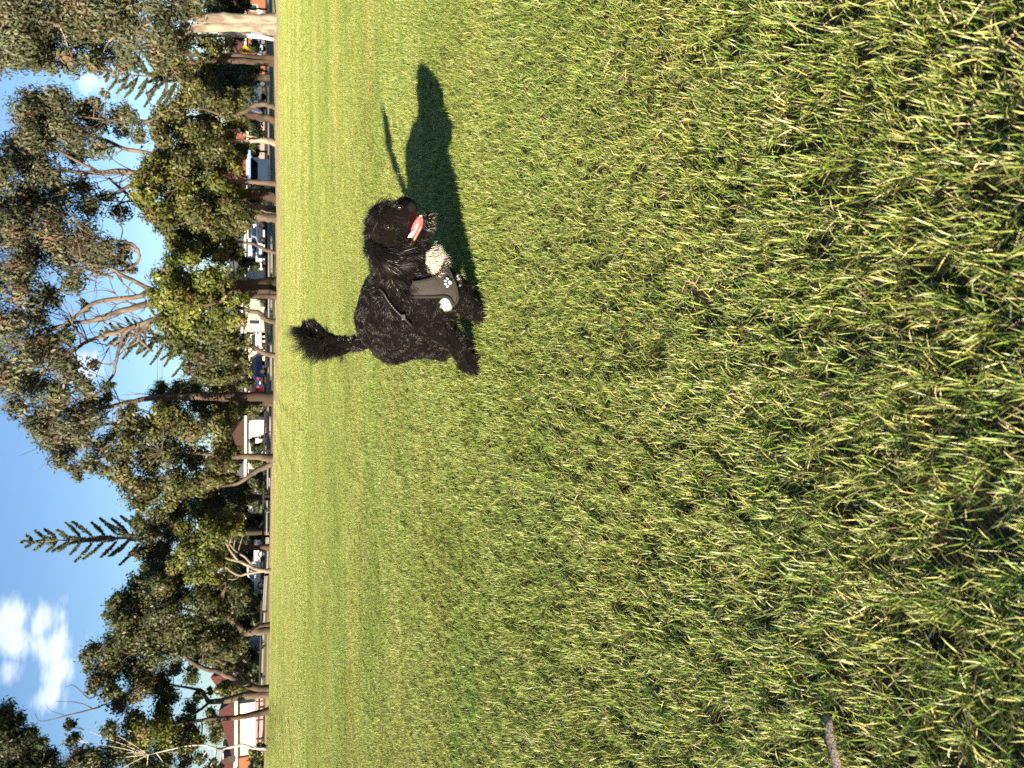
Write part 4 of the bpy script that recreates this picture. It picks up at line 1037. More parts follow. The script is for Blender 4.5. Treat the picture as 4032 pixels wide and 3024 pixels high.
# ------------------------------------------------------------------ far trees behind the houses, one dark mass
BACK = [(470, 190, 100), (480, 330, 108), (470, 440, 104), (485, 560, 110), (490, 690, 112), (485, 880, 104), (500, 960, 112), (470, 1030, 100), (455, 1110, 98), (480, 1200, 104),
        (455, 1290, 100), (450, 1370, 104), (470, 1430, 100), (495, 60, 106)]
BLAB = ['behind the dark dense tree', 'above the brick house with salmon roof', 'above the silver van', 'over the blue grey house roof', 'over the grey house roof', 'behind the she oak', 'behind the white garage',
        'behind the split pale trunk', 'between the wide olive tree and the tall norfolk pine', 'between the tall norfolk pine and the broad dark tree', 'behind the arching limb', 'behind the stout low trunk', 'behind the grey white house', 'over the brick house by the double trunk']
rb = np.random.default_rng(90)
for i, ((x, y, D), lb) in enumerate(zip(BACK, BLAB)):
    cl = [(x + rb.uniform(-6, 60), y + rb.uniform(-38, 38), rb.uniform(14, 24)) for _ in range(11)]
    tree('background_tree', 'dark leafy background tree rising ' + lb, D, [[(580, y, .22), (540, y + 3, .18), (x + 30, y, .1), (x, y, .05)]], cl, P_DEEP, M_B_DARK, seed=300 + i, dens=48, leaf=.55, asp=.5, sub=12, limb_r=.06)

def far_trees():
    r = np.random.default_rng(77); cr = NPM()
    for y in np.arange(-150, 1850, 16):
        D = r.uniform(118, 150)
        for k in range(3):
            rad = r.uniform(14, 26)
            c = at(552 - r.uniform(0, 48), y + r.uniform(-8, 8), D); rm = rad * px2m(D)
            n = 210
            u = r.normal(0, 1, (n, 3)); u /= np.linalg.norm(u, axis=1, keepdims=True)
            v, q, cc = leaves(c + u * (r.random((n, 1)) ** .4) * rm, .25, 1.0, P_DEEP, r, .6, .2)
            cr.add(v, q, cc)
    tagit(link('distant_trees', cr.mesh('distant_trees', [M_LEAF])), 'far off line of dark trees behind the houses', 'trees', kind='stuff')
far_trees()
# ------------------------------------------------------------------ stick and litter on the lawn
def stick():
    pts = [(3330, 3120), (3300, 3000), (3275, 2920), (3255, 2850), (3246, 2826)]
    P = []
    for i, (x, y) in enumerate(pts):
        d = ray(x / S22, y / S22); t = (H - .026) / -d[2]
        P.append(np.array([0, 0, H]) + d * t)
    P = np.array(P); P[:, 2] += np.array([.004, .003, .001, -.002, -.006])
    base = P.mean(0); base[2] = 0
    pp, rr = smooth_path(P, [.0085, .0080, .0078, .0078, .0062], 6)
    v, q = tube(pp, rr, 12)
    n = len(pp); ctr = np.repeat(pp, 12, 0); off = v - ctr; off[:, 2] *= .55; v = ctr + off
    v = v + np.random.default_rng(3).normal(0, .00035, v.shape)
    caps = [np.arange(12)[::-1], np.arange((n - 1) * 12, n * 12)]
    root = empty('stick', base, 'grey brown weathered stick lying in the grass', 'stick')
    me = bpy.data.meshes.new('wood')
    me.from_pydata([tuple(x) for x in (v - base)], [], [tuple(map(int, f)) for f in q] + [tuple(map(int, c)) for c in caps])
    me.materials.append(mat('weathered_wood', (.20, .17, .145), .9, .2, noise=(60, (.33, .26, .19), .4, .7, (1, 1, 1)), bump=(300, .5)))
    me.polygons.foreach_set('use_smooth', np.ones(len(me.polygons), dtype=bool))
    link('wood', me, root)
stick()

def litter():
    r = np.random.default_rng(31); V = []; Fq = []; C = []
    n = 420
    for i in range(n):
        y = 4.0 + 40 * r.random() ** 1.3; a = r.uniform(-.62, .62); x = a * y
        if y > float(YE(a)) - 1: continue
        s = r.uniform(.008, .020); z = float(gz(x, y)) + .030
        th = r.uniform(0, 6.28); d = np.array([math.cos(th), math.sin(th), r.uniform(-.2, .4)]); e = np.array([-math.sin(th), math.cos(th), r.uniform(-.3, .6)]) * .38
        c = np.array([x, y, z]); b = len(V)
        V += [c - d * s, c - d * s * .2 + e * s, c + d * s, c - d * s * .2 - e * s]; Fq.append((b, b + 1, b + 2, b + 3))
        col = [(.55, .47, .30), (.45, .36, .20), (.62, .56, .42)][r.integers(3)]; C += [col] * 4
    o = link('leaf_litter', mesh_np('leaf_litter', np.array(V), np.array(Fq), np.array(C), False, [M_LEAF]))
    tagit(o, 'scattered small pale dry leaves on the lawn', 'leaves', kind='stuff')
litter()
# ------------------------------------------------------------------ dog
def Q(zx, zy, Y):
    return at((1150 + zx / 2.2125) / S22, (750 + zy / 2.2125) / S22, Y)
def proj(p):
    q = np.atleast_2d(p) - np.array([0, 0, H])
    ax = q[:, 1] * cp - q[:, 2] * sp
    cu = q[:, 0] / ax * F; cv = -(q[:, 1] * sp + q[:, 2] * cp) / ax * F
    return (2016 + cv - 1150) * 2.2125, (1512 - cu - 750) * 2.2125

# tapered bones: (region, a, b, ra, rb, blend)
BONES = []
def bone(reg, a, b, ra, rb, k=.03):
    BONES.append((reg, Q(*a), Q(*b), ra, rb, k))
# trunk
bone('body', (865, 1270, 2.90), (850, 1130, 2.79), .092, .112, .05)
bone('body', (850, 1130, 2.79), (900, 980, 2.66), .112, .118, .05)
bone('body', (835, 870, 2.60), (900, 980, 2.66), .072, .10, .05)
bone('body', (1010, 1090, 2.72), (1060, 980, 2.62), .095, .098, .05)
bone('body', (1060, 930, 2.57), (1210, 900, 2.53), .095, .078, .05)
bone('body', (1210, 900, 2.53), (1290, 960, 2.55), .072, .062, .05)
bone('body', (1180, 700, 2.50), (1260, 820, 2.51), .062, .065, .04)
# neck
bone('neck', (960, 850, 2.55), (900, 610, 2.50), .088, .075, .04)
bone('neck', (1080, 760, 2.50), (1080, 600, 2.47), .075, .055, .04)
# head
bone('head', (870, 420, 2.48), (850, 340, 2.46), .077, .074, .03)
bone('head', (850, 250, 2.42), (900, 220, 2.40), .046, .040, .03)
bone('head', (830, 500, 2.49), (900, 480, 2.46), .062, .060, .03)
bone('muzzle', (930, 250, 2.41), (1005, 185, 2.375), .040, .030, .02)
bone('muzzle', (950, 310, 2.42), (990, 240, 2.385), .030, .027, .02)
bone('muzzle', (960, 400, 2.44), (950, 310, 2.42), .028, .031, .02)
bone('muzzle', (1020, 165, 2.37), (1035, 150, 2.36), .022, .017, .012)
bone('muzzle', (975, 120, 2.40), (1010, 130, 2.375), .024, .022, .015)
bone('jaw', (1060, 520, 2.49), (1085, 500, 2.47), .036, .029, .02)
bone('jaw', (1085, 500, 2.47), (1150, 340, 2.42), .027, .024, .012)
bone('jaw', (1150, 340, 2.42), (1182, 245, 2.39), .024, .019, .01)
# ears
bone('ear', (715, 500, 2.45), (800, 585, 2.425), .018, .024, .02)
bone('ear', (800, 585, 2.425), (930, 610, 2.42), .024, .024, .02)
bone('ear', (730, 240, 2.54), (800, 180, 2.53), .018, .022, .02)
bone('ruff', (800, 690, 2.50), (920, 730, 2.47), .030, .032, .03)
bone('ruff', (920, 730, 2.47), (1000, 820, 2.47), .032, .030, .03)
# right fore leg, pushed back and out
bone('leg', (1100, 1060, 2.58), (1270, 1180, 2.57), .072, .047, .03)
bone('leg', (1270, 1180, 2.57), (1440, 1335, 2.575), .044, .033, .025)
bone('leg', (1440, 1335, 2.575), (1545, 1490, 2.575), .034, .037, .025)
bone('leg', (1545, 1490, 2.575), (1585, 1535, 2.565), .038, .030, .02)
# left fore leg under the chest
bone('leg', (1320, 850, 2.51), (1440, 905, 2.51), .058, .046, .03)
bone('leg', (1440, 905, 2.51), (1560, 990, 2.515), .042, .036, .03)
bone('leg', (1560, 990, 2.515), (1640, 1070, 2.50), .037, .036, .02)
# right hind leg
bone('leg', (900, 1310, 2.88), (1110, 1310, 2.84), .084, .060, .03)
bone('leg', (1110, 1310, 2.84), (1220, 1390, 2.94), .052, .033, .03)
bone('leg', (1220, 1390, 2.94), (1310, 1405, 2.93), .031, .029, .02)
bone('leg', (1310, 1405, 2.93), (1345, 1395, 2.90), .029, .025, .02)
# left hind leg, mostly hidden
bone('leg', (1000, 1190, 2.86), (1180, 1180, 2.80), .075, .050, .03)
bone('leg', (1180, 1180, 2.80), (1330, 1200, 2.84), .045, .030, .03)
bone('leg', (1330, 1200, 2.84), (1430, 1205, 2.80), .028, .026, .02)
# tail core
TAIL = [(640, 1325, 2.96, .026), (545, 1328, 2.98, .020), (440, 1335, 2.99, .018), (335, 1292, 2.99, .017), (240, 1235, 2.98, .016), (160, 1195, 2.97, .013), (95, 1180, 2.96, .008)]
for s_, e_ in zip(TAIL[:-1], TAIL[1:]):
    bone('tail', s_[:3], e_[:3], s_[3], e_[3], .012)
CARVE = [(Q(1045, 420, 2.385), Q(1092, 240, 2.35), .011, .021), (Q(1045, 420, 2.43), Q(1092, 240, 2.40), .010, .019)]

def seg_d(p, a, b, ra, rb):
    ab = b - a; t = np.clip(((p - a) @ ab) / (ab @ ab), 0, 1)
    return np.linalg.norm(p - a - t[..., None] * ab, axis=-1) - (ra + (rb - ra) * t)
def dog_sdf(p, carve=True):
    p = np.asarray(p, float); d = np.full(p.shape[:-1], 1.0)
    for (_, a, b, ra, rb, k) in BONES:
        e = seg_d(p, a, b, ra, rb)
        h = np.clip(.5 + .5 * (e - d) / k, 0, 1)
        d = e * (1 - h) + d * h - k * h * (1 - h)
    if carve:
        for (a, b, ra, rb) in CARVE:
            e = -seg_d(p, a, b, ra, rb); k = .006
            h = np.clip(.5 - .5 * (e - d) / k, 0, 1)
            d = e * (1 - h) + d * h + k * h * (1 - h)
    return d
def dog_grad(p, e=.003):
    g = np.stack([dog_sdf(p + np.eye(3)[i] * e) - dog_sdf(p - np.eye(3)[i] * e) for i in range(3)], -1)
    return g / (np.linalg.norm(g, axis=-1, keepdims=True) + 1e-9)
def hit(zx, zy, off=0.0, start=2.15):
    """surface point (level set off) seen at a photo position"""
    zx = np.atleast_1d(np.asarray(zx, float)); zy = np.atleast_1d(np.asarray(zy, float))
    P = np.array([Q(a, b, start) for a, b in zip(zx, zy)])
    D = P - np.array([0, 0, H]); D /= np.linalg.norm(D, axis=1, keepdims=True)
    for _ in range(60):
        d = dog_sdf(P, False) - off
        P = P + D * np.clip(d, -.02, .05)[:, None] * .9
    return P

def surface_nets(lo, hi, step, fn):
    ax = [np.arange(lo[i], hi[i] + step, step) for i in range(3)]
    n = [len(a) for a in ax]
    vals = np.empty(n)
    for i, x in enumerate(ax[0]):
        Y, Z = np.meshgrid(ax[1], ax[2], indexing='ij')
        vals[i] = fn(np.stack([np.full_like(Y, x), Y, Z], -1))
    ins = vals < 0
    c = [(i, j, k) for i in (0, 1) for j in (0, 1) for k in (0, 1)]
    sl = lambda o: tuple(slice(o[i], n[i] - 1 + o[i]) for i in range(3))
    cnt = sum(ins[sl(o)].astype(int) for o in c)
    act = (cnt > 0) & (cnt < 8)
    idx = np.argwhere(act); vid = -np.ones(act.shape, int); vid[act] = np.arange(len(idx))
    acc = np.zeros((len(idx), 3)); m = np.zeros(len(idx))
    for a in range(8):
        for b in range(a + 1, 8):
            ca, cb = np.array(c[a]), np.array(c[b])
            if np.abs(ca - cb).sum() != 1: continue
            va = vals[tuple((idx + ca).T)]; vb = vals[tuple((idx + cb).T)]
            cr = (va < 0) != (vb < 0)
            t = np.where(cr, va / np.where(cr, va - vb, 1), 0)
            acc += np.where(cr[:, None], ca + t[:, None] * (cb - ca), 0); m += cr
    V = (idx + acc / m[:, None]) * step + np.array(lo)
    quads = []
    for d in range(3):
        e1, e2 = [(1, 2), (2, 0), (0, 1)][d]
        s0 = [slice(0, n[i]) for i in range(3)]; s1 = list(s0)
        s0[d] = slice(0, n[d] - 1); s1[d] = slice(1, n[d])
        A, B = ins[tuple(s0)], ins[tuple(s1)]
        for flip in (0, 1):
            E = np.argwhere((A & ~B) if not flip else (~A & B))
            E = E[(E[:, e1] > 0) & (E[:, e2] > 0) & (E[:, e1] < n[e1] - 1) & (E[:, e2] < n[e2] - 1)]
            def cell(o1, o2):
                q = E.copy(); q[:, e1] += o1; q[:, e2] += o2; return vid[tuple(q.T)]
            qd = np.stack([cell(-1, -1), cell(0, -1), cell(0, 0), cell(-1, 0)], 1)
            quads.append(qd[:, ::-1] if flip else qd)
    return V, np.concatenate(quads)

def wob3(p, f, ph):
    """smooth pseudo noise vector field"""
    p = p * f
    return np.stack([np.sin(p[:, 1] * 1.3 + 1.7 * np.sin(p[:, 2] * .9 + ph) + ph), np.sin(p[:, 2] * 1.2 + 1.5 * np.sin(p[:, 0] * 1.1 + ph) + 2.1 * ph),
                     np.sin(p[:, 0] * 1.4 + 1.6 * np.sin(p[:, 1] * 1.0 + 2 * ph) + 3.3 * ph)], 1)

def strands(roots, dirs, length, width, flow, curl, cols, segs, seed, cfreq=70, droop=.25):
    """ribbon hairs -> verts, quads+tris, colours"""
    r = np.random.default_rng(seed); n = len(roots)
    P = roots.copy(); d = dirs.copy(); V = []
    rs = r.normal(0, 1, (n, 3))
    pts = [P.copy()]; ds = [d.copy()]
    for k in range(segs):
        d = d + flow * (.35 + .2 * k) * (3.0 / segs) + wob3(P, cfreq, 1.3 + k * .7) * curl[:, None] + np.array([0, 0, -droop / segs])
        d /= np.linalg.norm(d, axis=1, keepdims=True) + 1e-9
        P = P + d * (length / segs)[:, None]; pts.append(P.copy()); ds.append(d.copy())
    prof = np.linspace(1, .25, segs)
    for k in range(segs):
        s = np.cross(ds[k], rs); s /= np.linalg.norm(s, axis=1, keepdims=True) + 1e-9
        V.append(pts[k] - s * (width * prof[k] / 2)[:, None]); V.append(pts[k] + s * (width * prof[k] / 2)[:, None])
    V.append(pts[segs]); nv = 2 * segs + 1
    V = np.stack(V, 1).reshape(-1, 3); o = np.arange(n)[:, None] * nv
    q = np.concatenate([o + np.array([2 * k, 2 * k + 1, 2 * k + 3, 2 * k + 2]) for k in range(segs - 1)])
    t = o + np.array([2 * segs - 2, 2 * segs - 1, 2 * segs])
    return V, q, t, np.repeat(cols, nv, 0)

def fur_mat():
    m = bpy.data.materials.new('fur'); m.use_nodes = True
    t = m.node_tree; b = t.nodes['Principled BSDF']
    a = N(t, 'ShaderNodeAttribute', attribute_name='Col'); t.links.new(a.outputs['Color'], b.inputs['Base Color'])
    b.inputs['Roughness'].default_value = .48; b.inputs['Specular IOR Level'].default_value = .36
    b.inputs['Sheen Weight'].default_value = .06; b.inputs['Sheen Roughness'].default_value = .4; b.inputs['Sheen Tint'].default_value = (.9, .75, .6, 1)
    return m
M_FUR = fur_mat()
M_GLOSSFUR = fur_mat(); M_GLOSSFUR.name = 'long_hair'
M_GLOSSFUR.node_tree.nodes['Principled BSDF'].inputs['Roughness'].default_value = .42
M_GLOSSFUR.node_tree.nodes['Principled BSDF'].inputs['Specular IOR Level'].default_value = .45
def skin_mat():
    m = bpy.data.materials.new('skin'); m.use_nodes = True
    t = m.node_tree; b = t.nodes['Principled BSDF']
    a = N(t, 'ShaderNodeAttribute', attribute_name='Col'); t.links.new(a.outputs['Color'], b.inputs['Base Color'])
    b.inputs['Roughness'].default_value = 1.0; b.inputs['Specular IOR Level'].default_value = .05
    return m
M_SKIN = skin_mat()

HARN = [(1045, 795), (1110, 785), (1180, 770), (1240, 748), (1285, 715), (1310, 670), (1330, 600), (1352, 650), (1385, 730), (1420, 810), (1438, 880),
        (1440, 960), (1425, 990), (1400, 1005), (1385, 965), (1362, 938), (1320, 928), (1200, 932), (1100, 932), (1020, 932), (1000, 880)]
def in_poly(zx, zy, poly):
    ins = np.zeros(np.shape(zx), bool); n = len(poly)
    for i in range(n):
        (x1, y1), (x2, y2) = poly[i], poly[(i + 1) % n]
        c = ((y1 > zy) != (y2 > zy)) & (zx < (x2 - x1) * (zy - y1) / ((y2 - y1) + 1e-12) + x1)
        ins ^= c
    return ins
def ell(zx, zy, cx, cy, rx, ry): return ((zx - cx) / rx) ** 2 + ((zy - cy) / ry) ** 2 < 1

def build_dog():
    base = Q(1640, 1200, 2.62); base[2] = 0.0
    dog = empty('dog', base, 'curly black dog with white chest running across the lawn in a grey harness', 'dog')
    allp = np.array([b[1] for b in BONES] + [b[2] for b in BONES])
    lo, hi = allp.min(0) - .14, allp.max(0) + .14
    V, Fq = surface_nets(lo, hi, .007, dog_sdf)
    lowz = V[:, 2].min()
    col = np.tile(np.array([.004, .0034, .003]), (len(V), 1))
    cav = np.zeros(len(V), bool)
    for (a, b, ra, rb) in CARVE: cav |= seg_d(V, a, b, ra, rb) < .0045
    col[cav] = (.014, .003, .003)
    vx, vy = proj(V)
    wb = (ell(vx, vy, 1240, 612, 80, 130) & (V[:, 1] < 2.56) & (vx > 1165)) | (ell(vx, vy, 1345, 985, 55, 55) & (V[:, 1] < 2.62)); col[wb] = (.5, .46, .4)
    bm = link('body', mesh_np('body', V - base, Fq, col, True, [M_SKIN]), dog)
    # ---- fur
    r = np.random.default_rng(11)
    tri = np.concatenate([Fq[:, [0, 1, 2]], Fq[:, [0, 2, 3]]])
    ar = np.linalg.norm(np.cross(V[tri[:, 1]] - V[tri[:, 0]], V[tri[:, 2]] - V[tri[:, 0]]), axis=1)
    n = 130000
    ti = tri[r.choice(len(tri), n, p=ar / ar.sum())]
    # (area weighted roots)
    u, v = r.random((2, n)); s = u + v > 1; u[s], v[s] = 1 - u[s], 1 - v[s]
    P = V[ti[:, 0]] + u[:, None] * (V[ti[:, 1]] - V[ti[:, 0]]) + v[:, None] * (V[ti[:, 2]] - V[ti[:, 0]])
    D = np.stack([seg_d(P, b[1], b[2], b[3], b[4]) for b in BONES], 1)
    bi = D.argmin(1)
    regs = np.array([b[0] for b in BONES])[bi]
    zx, zy = proj(P)
    Nn = dog_grad(P)
    front = (Nn @ (np.array([0, 0, H]) - np.array([.25, 2.5, .3]))) > -.1
    # no hair in the mouth, on the eyes and the nose
    keep = np.ones(n, bool)
    for (a, b, ra, rb) in CARVE: keep &= seg_d(P, a, b, ra, rb) > .005
    keep &= ~(ell(zx, zy, 841, 313, 36, 50) & front & np.isin(regs, ['head', 'muzzle']))
    keep &= ~(ell(zx, zy, 936, 147, 26, 34) & front)
    keep &= ~(ell(zx, zy, 1045, 140, 42, 42) & front)
    hz = in_poly(zx, zy, HARN) & (P[:, 1] < 2.64)
    keep &= ~(hz & ~np.isin(regs, ['ruff', 'ear']))
    keep &= regs != 'tail'
    P, Nn, zx, zy, regs, front, bi = P[keep], Nn[keep], zx[keep], zy[keep], regs[keep], front[keep], bi[keep]; n = len(P)
    fwd = np.array([.33, -.94, 0])
    flow = np.tile(-fwd * .5 + np.array([0, 0, -.6]), (n, 1))
    leg = regs == 'leg'; flow[leg] = (0, 0, -.9)
    for k, b in enumerate(BONES):
        if b[0] in ('ear', 'ruff'):
            sel = bi == k; dd = b[2] - b[1]; flow[sel] = dd / np.linalg.norm(dd) + np.array([0, 0, -.4])
    hd = (regs == 'head'); flow[hd] = np.array([-.35, .15, -.15]); top = hd & (zx < 760); flow[top] = np.array([-.5, .1, .1])
    mz = (regs == 'muzzle'); flow[mz] = np.array([-.55, .05, -.35])
    jw = (regs == 'jaw'); flow[jw] = np.array([.1, 0, -.8])
    flow = flow - Nn * (flow * Nn).sum(1, keepdims=True)
    par = {'body': (.012, .36, .40), 'neck': (.022, .42, .45), 'head': (.015, .40, .5), 'muzzle': (.010, .34, .5), 'jaw': (.015, .45, .5),
           'ear': (.050, .30, .40), 'ruff': (.060, .36, .6), 'leg': (.016, .55, .95), 'tail': (.03, .5, .5)}
    Ln = np.array([par[k][0] for k in regs]) * r.uniform(.6, 1.25, n)
    lift = np.array([par[k][1] for k in regs]); curl = np.array([par[k][2] for k in regs])
    Ln[top] *= 1.5
    brow = ell(zx, zy, 800, 250, 60, 60) & front & hd; Ln[brow] *= 1.4
    chin = ell(zx, zy, 1180, 270, 60, 90) & jw; Ln[chin] *= 1.35
    bib = ell(zx, zy, 1240, 612, 88, 140) & (P[:, 1] < 2.56) & (regs != 'ruff') & (zx > 1160); Ln[bib] = r.uniform(.022, .04, bib.sum())
    edge = ((zx - 1240) / 88) ** 2 + ((zy - 612) / 140) ** 2; bib &= r.random(n) < np.clip((1.05 - edge) * 2.2, 0, 1)
    flow[bib] = np.array([.25, -.1, -.8])
    P2 = ell(zx, zy, 1345, 985, 62, 62) & (P[:, 1] < 2.62)
    edge2 = ((zx - 1345) / 62) ** 2 + ((zy - 985) / 62) ** 2; P2 &= r.random(n) < np.clip((1.05 - edge2) * 1.8, 0, 1)
    P3 = (ell(zx, zy, 1432, 770, 22, 26) | ell(zx, zy, 1440, 850, 16, 18)) & (P[:, 1] < 2.56)
    c = np.tile(np.array([.0052, .0042, .0036]), (n, 1)) * r.uniform(.5, 1.5, (n, 1))
    brown = wob3(P, 22, .4)[:, 0] > .35; c[brown] *= np.array([1.35, 1.2, 1.05])
    c[bib | P2] = np.array([.70, .655, .575]) * r.uniform(.75, 1.1, ((bib | P2).sum(), 1))
    c[P3] = (.5, .47, .42)
    gch = chin & (r.random(n) < .28); c[gch] = np.array([.22, .205, .18])
    d0 = Nn * lift[:, None] + flow * .6 + wob3(P, 95, .2) * .28 + r.normal(0, .14, (n, 3))
    d0 /= np.linalg.norm(d0, axis=1, keepdims=True)
    wd = np.where(leg | (regs == 'body'), .0019, .0018) * r.uniform(.7, 1.3, n)
    lng = np.isin(regs, ['ear', 'ruff', 'neck']) | top | brow | chin
    for sel, nm, mm in ((~lng, 'fur', M_FUR), (lng, 'long_hair', M_GLOSSFUR)):
        Vv, q, t, cc = strands((P - Nn * .002)[sel], d0[sel], Ln[sel], wd[sel], flow[sel] * .8, curl[sel], c[sel], 3, 3, cfreq=85 if nm == 'fur' else 55, droop=.15)
        link(nm, mesh_np(nm, Vv - base, [q, t], cc, False, [mm]), dog)
    # ---- tail plume: long loose locks hanging off one side of the tail
    path, rad = smooth_path([Q(*p[:3]) for p in TAIL], [p[3] for p in TAIL], 6)
    nl = 230; per_l = 40; nt = nl * per_l
    lr = np.random.default_rng(4)
    lf = lr.beta(1.05, 1.0, nl)                                        # position of each lock along the tail
    sd_ = lr.random(nl) < .60
    tt = np.clip(np.repeat(lf, per_l) + r.normal(0, .012, nt), 0, .999) * (len(path) - 1.001); i0 = tt.astype(int); fr = (tt - i0)[:, None]
    Pt = path[i0] * (1 - fr) + path[i0 + 1] * fr
    tan = path[i0 + 1] - path[i0]; tan /= np.linalg.norm(tan, axis=1, keepdims=True)
    frac = tt / (len(path) - 1); S = np.repeat(sd_, per_l)
    left = np.array([-1.0, .15, 0.0])
    g = lr.normal(0, .24, (nl, 3)) + left * np.where(sd_, lr.uniform(.6, 1.4, nl), lr.uniform(-.8, .1, nl))[:, None]
    up = np.repeat(lr.uniform(.15, .75, nl), per_l)[:, None]
    dd = np.repeat(g, per_l, 0) + tan * up + r.normal(0, .07, (nt, 3))
    dd /= np.linalg.norm(dd, axis=1, keepdims=True)
    per = dd - tan * (dd * tan).sum(1, keepdims=True); per /= np.linalg.norm(per, axis=1, keepdims=True) + 1e-6
    Pt = Pt + per * (rad[i0] * .8)[:, None] + r.normal(0, .003, (nt, 3))
    Ll = np.where(sd_, .026 + .100 * np.clip((lf - .2) / .35, 0, 1), .022 + .016 * np.clip((lf - .3) / .4, 0, 1)) * lr.uniform(.55, 1.2, nl) * np.where(lf > .84, .5, 1)
    Lt = np.repeat(Ll, per_l) * r.uniform(.75, 1.05, nt)
    ct = np.tile(np.array([.0045, .0038, .0036]), (nt, 1)) * r.uniform(.5, 1.6, (nt, 1))
    bendv = np.repeat(lr.normal(0, .16, (nl, 3)), per_l, 0)
    Vv, q, t, cc = strands(Pt, dd, Lt, np.full(nt, .0022) * r.uniform(.6, 1.2, nt), tan * .30 + bendv, np.full(nt, .30), ct, 6, 9, cfreq=26, droop=.12)
    link('tail_hair', mesh_np('tail_hair', Vv - base, [q, t], cc, False, [M_GLOSSFUR]), dog)
    # long loose ear and ruff locks hanging over the harness
    # ---- face
    def ball(name, c, rx, ry, rz, m, par=dog, rot=None, seg=20):
        import bmesh
        b = bmesh.new(); bmesh.ops.create_uvsphere(b, u_segments=seg, v_segments=seg // 2, radius=1)
        me = bpy.data.meshes.new(name)
        mt = Matrix.Diagonal((rx, ry, rz, 1))
        if rot is not None: mt = rot.to_4x4() @ mt
        bmesh.ops.transform(b, matrix=Matrix.Translation(Vector(c - base)) @ mt, verts=b.verts)
        for f in b.faces: f.smooth = True
        b.to_mesh(me); b.free(); me.materials.append(m)
        return link(name, me, par)
    M_EYE = mat('eye', (.010, .006, .004), .14, .9)
    M_LID = mat('eyelid', (.018, .013, .010), .7, .2)
    M_NOSE = mat('nose_leather', (.005, .0045, .0045), .65, .15, bump=(400, .5))
    M_TONG = mat('tongue', (.62, .17, .18), .35, .5, noise=(60, (.55, .13, .14), .4, .7))
    M_GUM = mat('gum', (.22, .06, .055), .3, .5)
    M_TOOTH = mat('tooth', (.75, .70, .58), .3, .5)
    tocam = lambda p: (np.array([0, 0, H]) - p) / np.linalg.norm(np.array([0, 0, H]) - p)
    for (ex, ey, er) in ((841, 313, .0125), (936, 147, .0085)):
        p = hit(ex, ey)[0]; nrm = dog_grad(p[None])[0]
        look = nrm * .6 + tocam(p) * .4; look /= np.linalg.norm(look)
        e = ball('eye', p - look * .001 + nrm * .002, er, er, er, M_EYE)
        # eyelid ring
        a = np.linspace(0, 2 * np.pi, 25); uu = np.cross(look, [0, 0, 1.0]); uu /= np.linalg.norm(uu); ww = np.cross(uu, look)
        ring = p + look * .003 + er * 1.02 * (np.cos(a)[:, None] * uu * .85 + np.sin(a)[:, None] * ww * 1.05)
        tv, tq = tube(ring, np.full(25, .0017), 6)
        link('eyelid', mesh_np('eyelid', tv - base, tq, None, True, [M_LID]), dog)
    p = hit(1043, 142)[0]
    ball('nose', p - tocam(p) * .001, .0165, .014, .015, M_NOSE)
    for (nx, ny) in ((1050, 125), (1050, 165)):
        q_ = hit(nx, ny)[0] + tocam(p) * .013
        ball('nostril', q_ - tocam(p) * .004, .0035, .003, .003, mat('nostril', (.002, .002, .002), .9, .1), seg=10)
    # tongue: long flattened tongue lying in the open jaw
    a_, b_ = Q(1040, 395, 2.415), Q(1108, 228, 2.375)
    tp, tr_ = smooth_path([a_, a_ * .66 + b_ * .34 + np.array([0, -.004, 0]), a_ * .33 + b_ * .67 + np.array([0, -.006, 0]), b_], [.012, .021, .0205, .010], 5)
    tv, tq = tube(tp, tr_, 12)
    ctr = np.repeat(tp, 12, 0); off = tv - ctr; fl = np.array([.45, -.2, .85]); fl /= np.linalg.norm(fl)
    tv = ctr + off - fl * (off @ fl)[:, None] * .45
    link('tongue', mesh_np('tongue', tv - base, tq, None, True, [M_TONG]), dog)
    # lower gum line and lip
    lip = [Q(x_, y_, Y_) for (x_, y_, Y_) in ((1004, 470, 2.435), (1048, 449, 2.42), (1085, 387, 2.405), (1106, 350, 2.395), (1128, 305, 2.385), (1132, 255, 2.37), (1126, 218, 2.37))]
    lp, lr_ = smooth_path(lip, [.004, .0055, .0055, .005, .005, .0045, .004], 4)
    tv, tq = tube(lp, lr_, 8)
    link('lower_lip', mesh_np('lower_lip', tv - base, tq, None, True, [M_GUM]), dog)
    for (tx, ty, tY, tl) in ((1124, 222, 2.367, .006), (1122, 236, 2.37, .006), (1120, 250, 2.372, .006), (1116, 264, 2.376, .006), (1112, 280, 2.380, .007), (1098, 318, 2.386, .006),
                             (1066, 356, 2.375, .010), (1054, 372, 2.378, .012), (1043, 388, 2.380, .013), (1034, 404, 2.384, .011)):
        c0 = Q(tx, ty, tY)
        t_ = MB().cyl(c0 - base + np.array([0, 0, tl * .25]), (-.25, -.1, 1), .0035, tl * 1.2, 8, .0014)
        t_.obj('tooth', M_TOOTH, dog, True)
    # ---- harness
    M_HAR = mat('harness_fabric', (.040, .035, .031), .85, .25, noise=(220, (.030, .027, .024), .35, .65), bump=(600, .25))
    M_TRIM = mat('harness_trim', (.014, .013, .012), .8, .3)
    M_WHITE = mat('white_print', (.80, .78, .72), .6, .3)
    M_REFL = mat('silver_stitch', (.35, .35, .35), .25, .6, .6)
    step = 7
    gx = np.arange(990, 1450, step); gy = np.arange(590, 1020, step)
    GX, GY = np.meshgrid(gx, gy, indexing='ij')
    ins = in_poly(GX, GY, HARN)
    pts = np.zeros(GX.shape + (3,)); pts[ins] = hit(GX[ins], GY[ins], .011)
    vid = -np.ones(GX.shape, int); vid[ins] = np.arange(ins.sum())
    ok = ins[:-1, :-1] & ins[1:, :-1] & ins[1:, 1:] & ins[:-1, 1:]
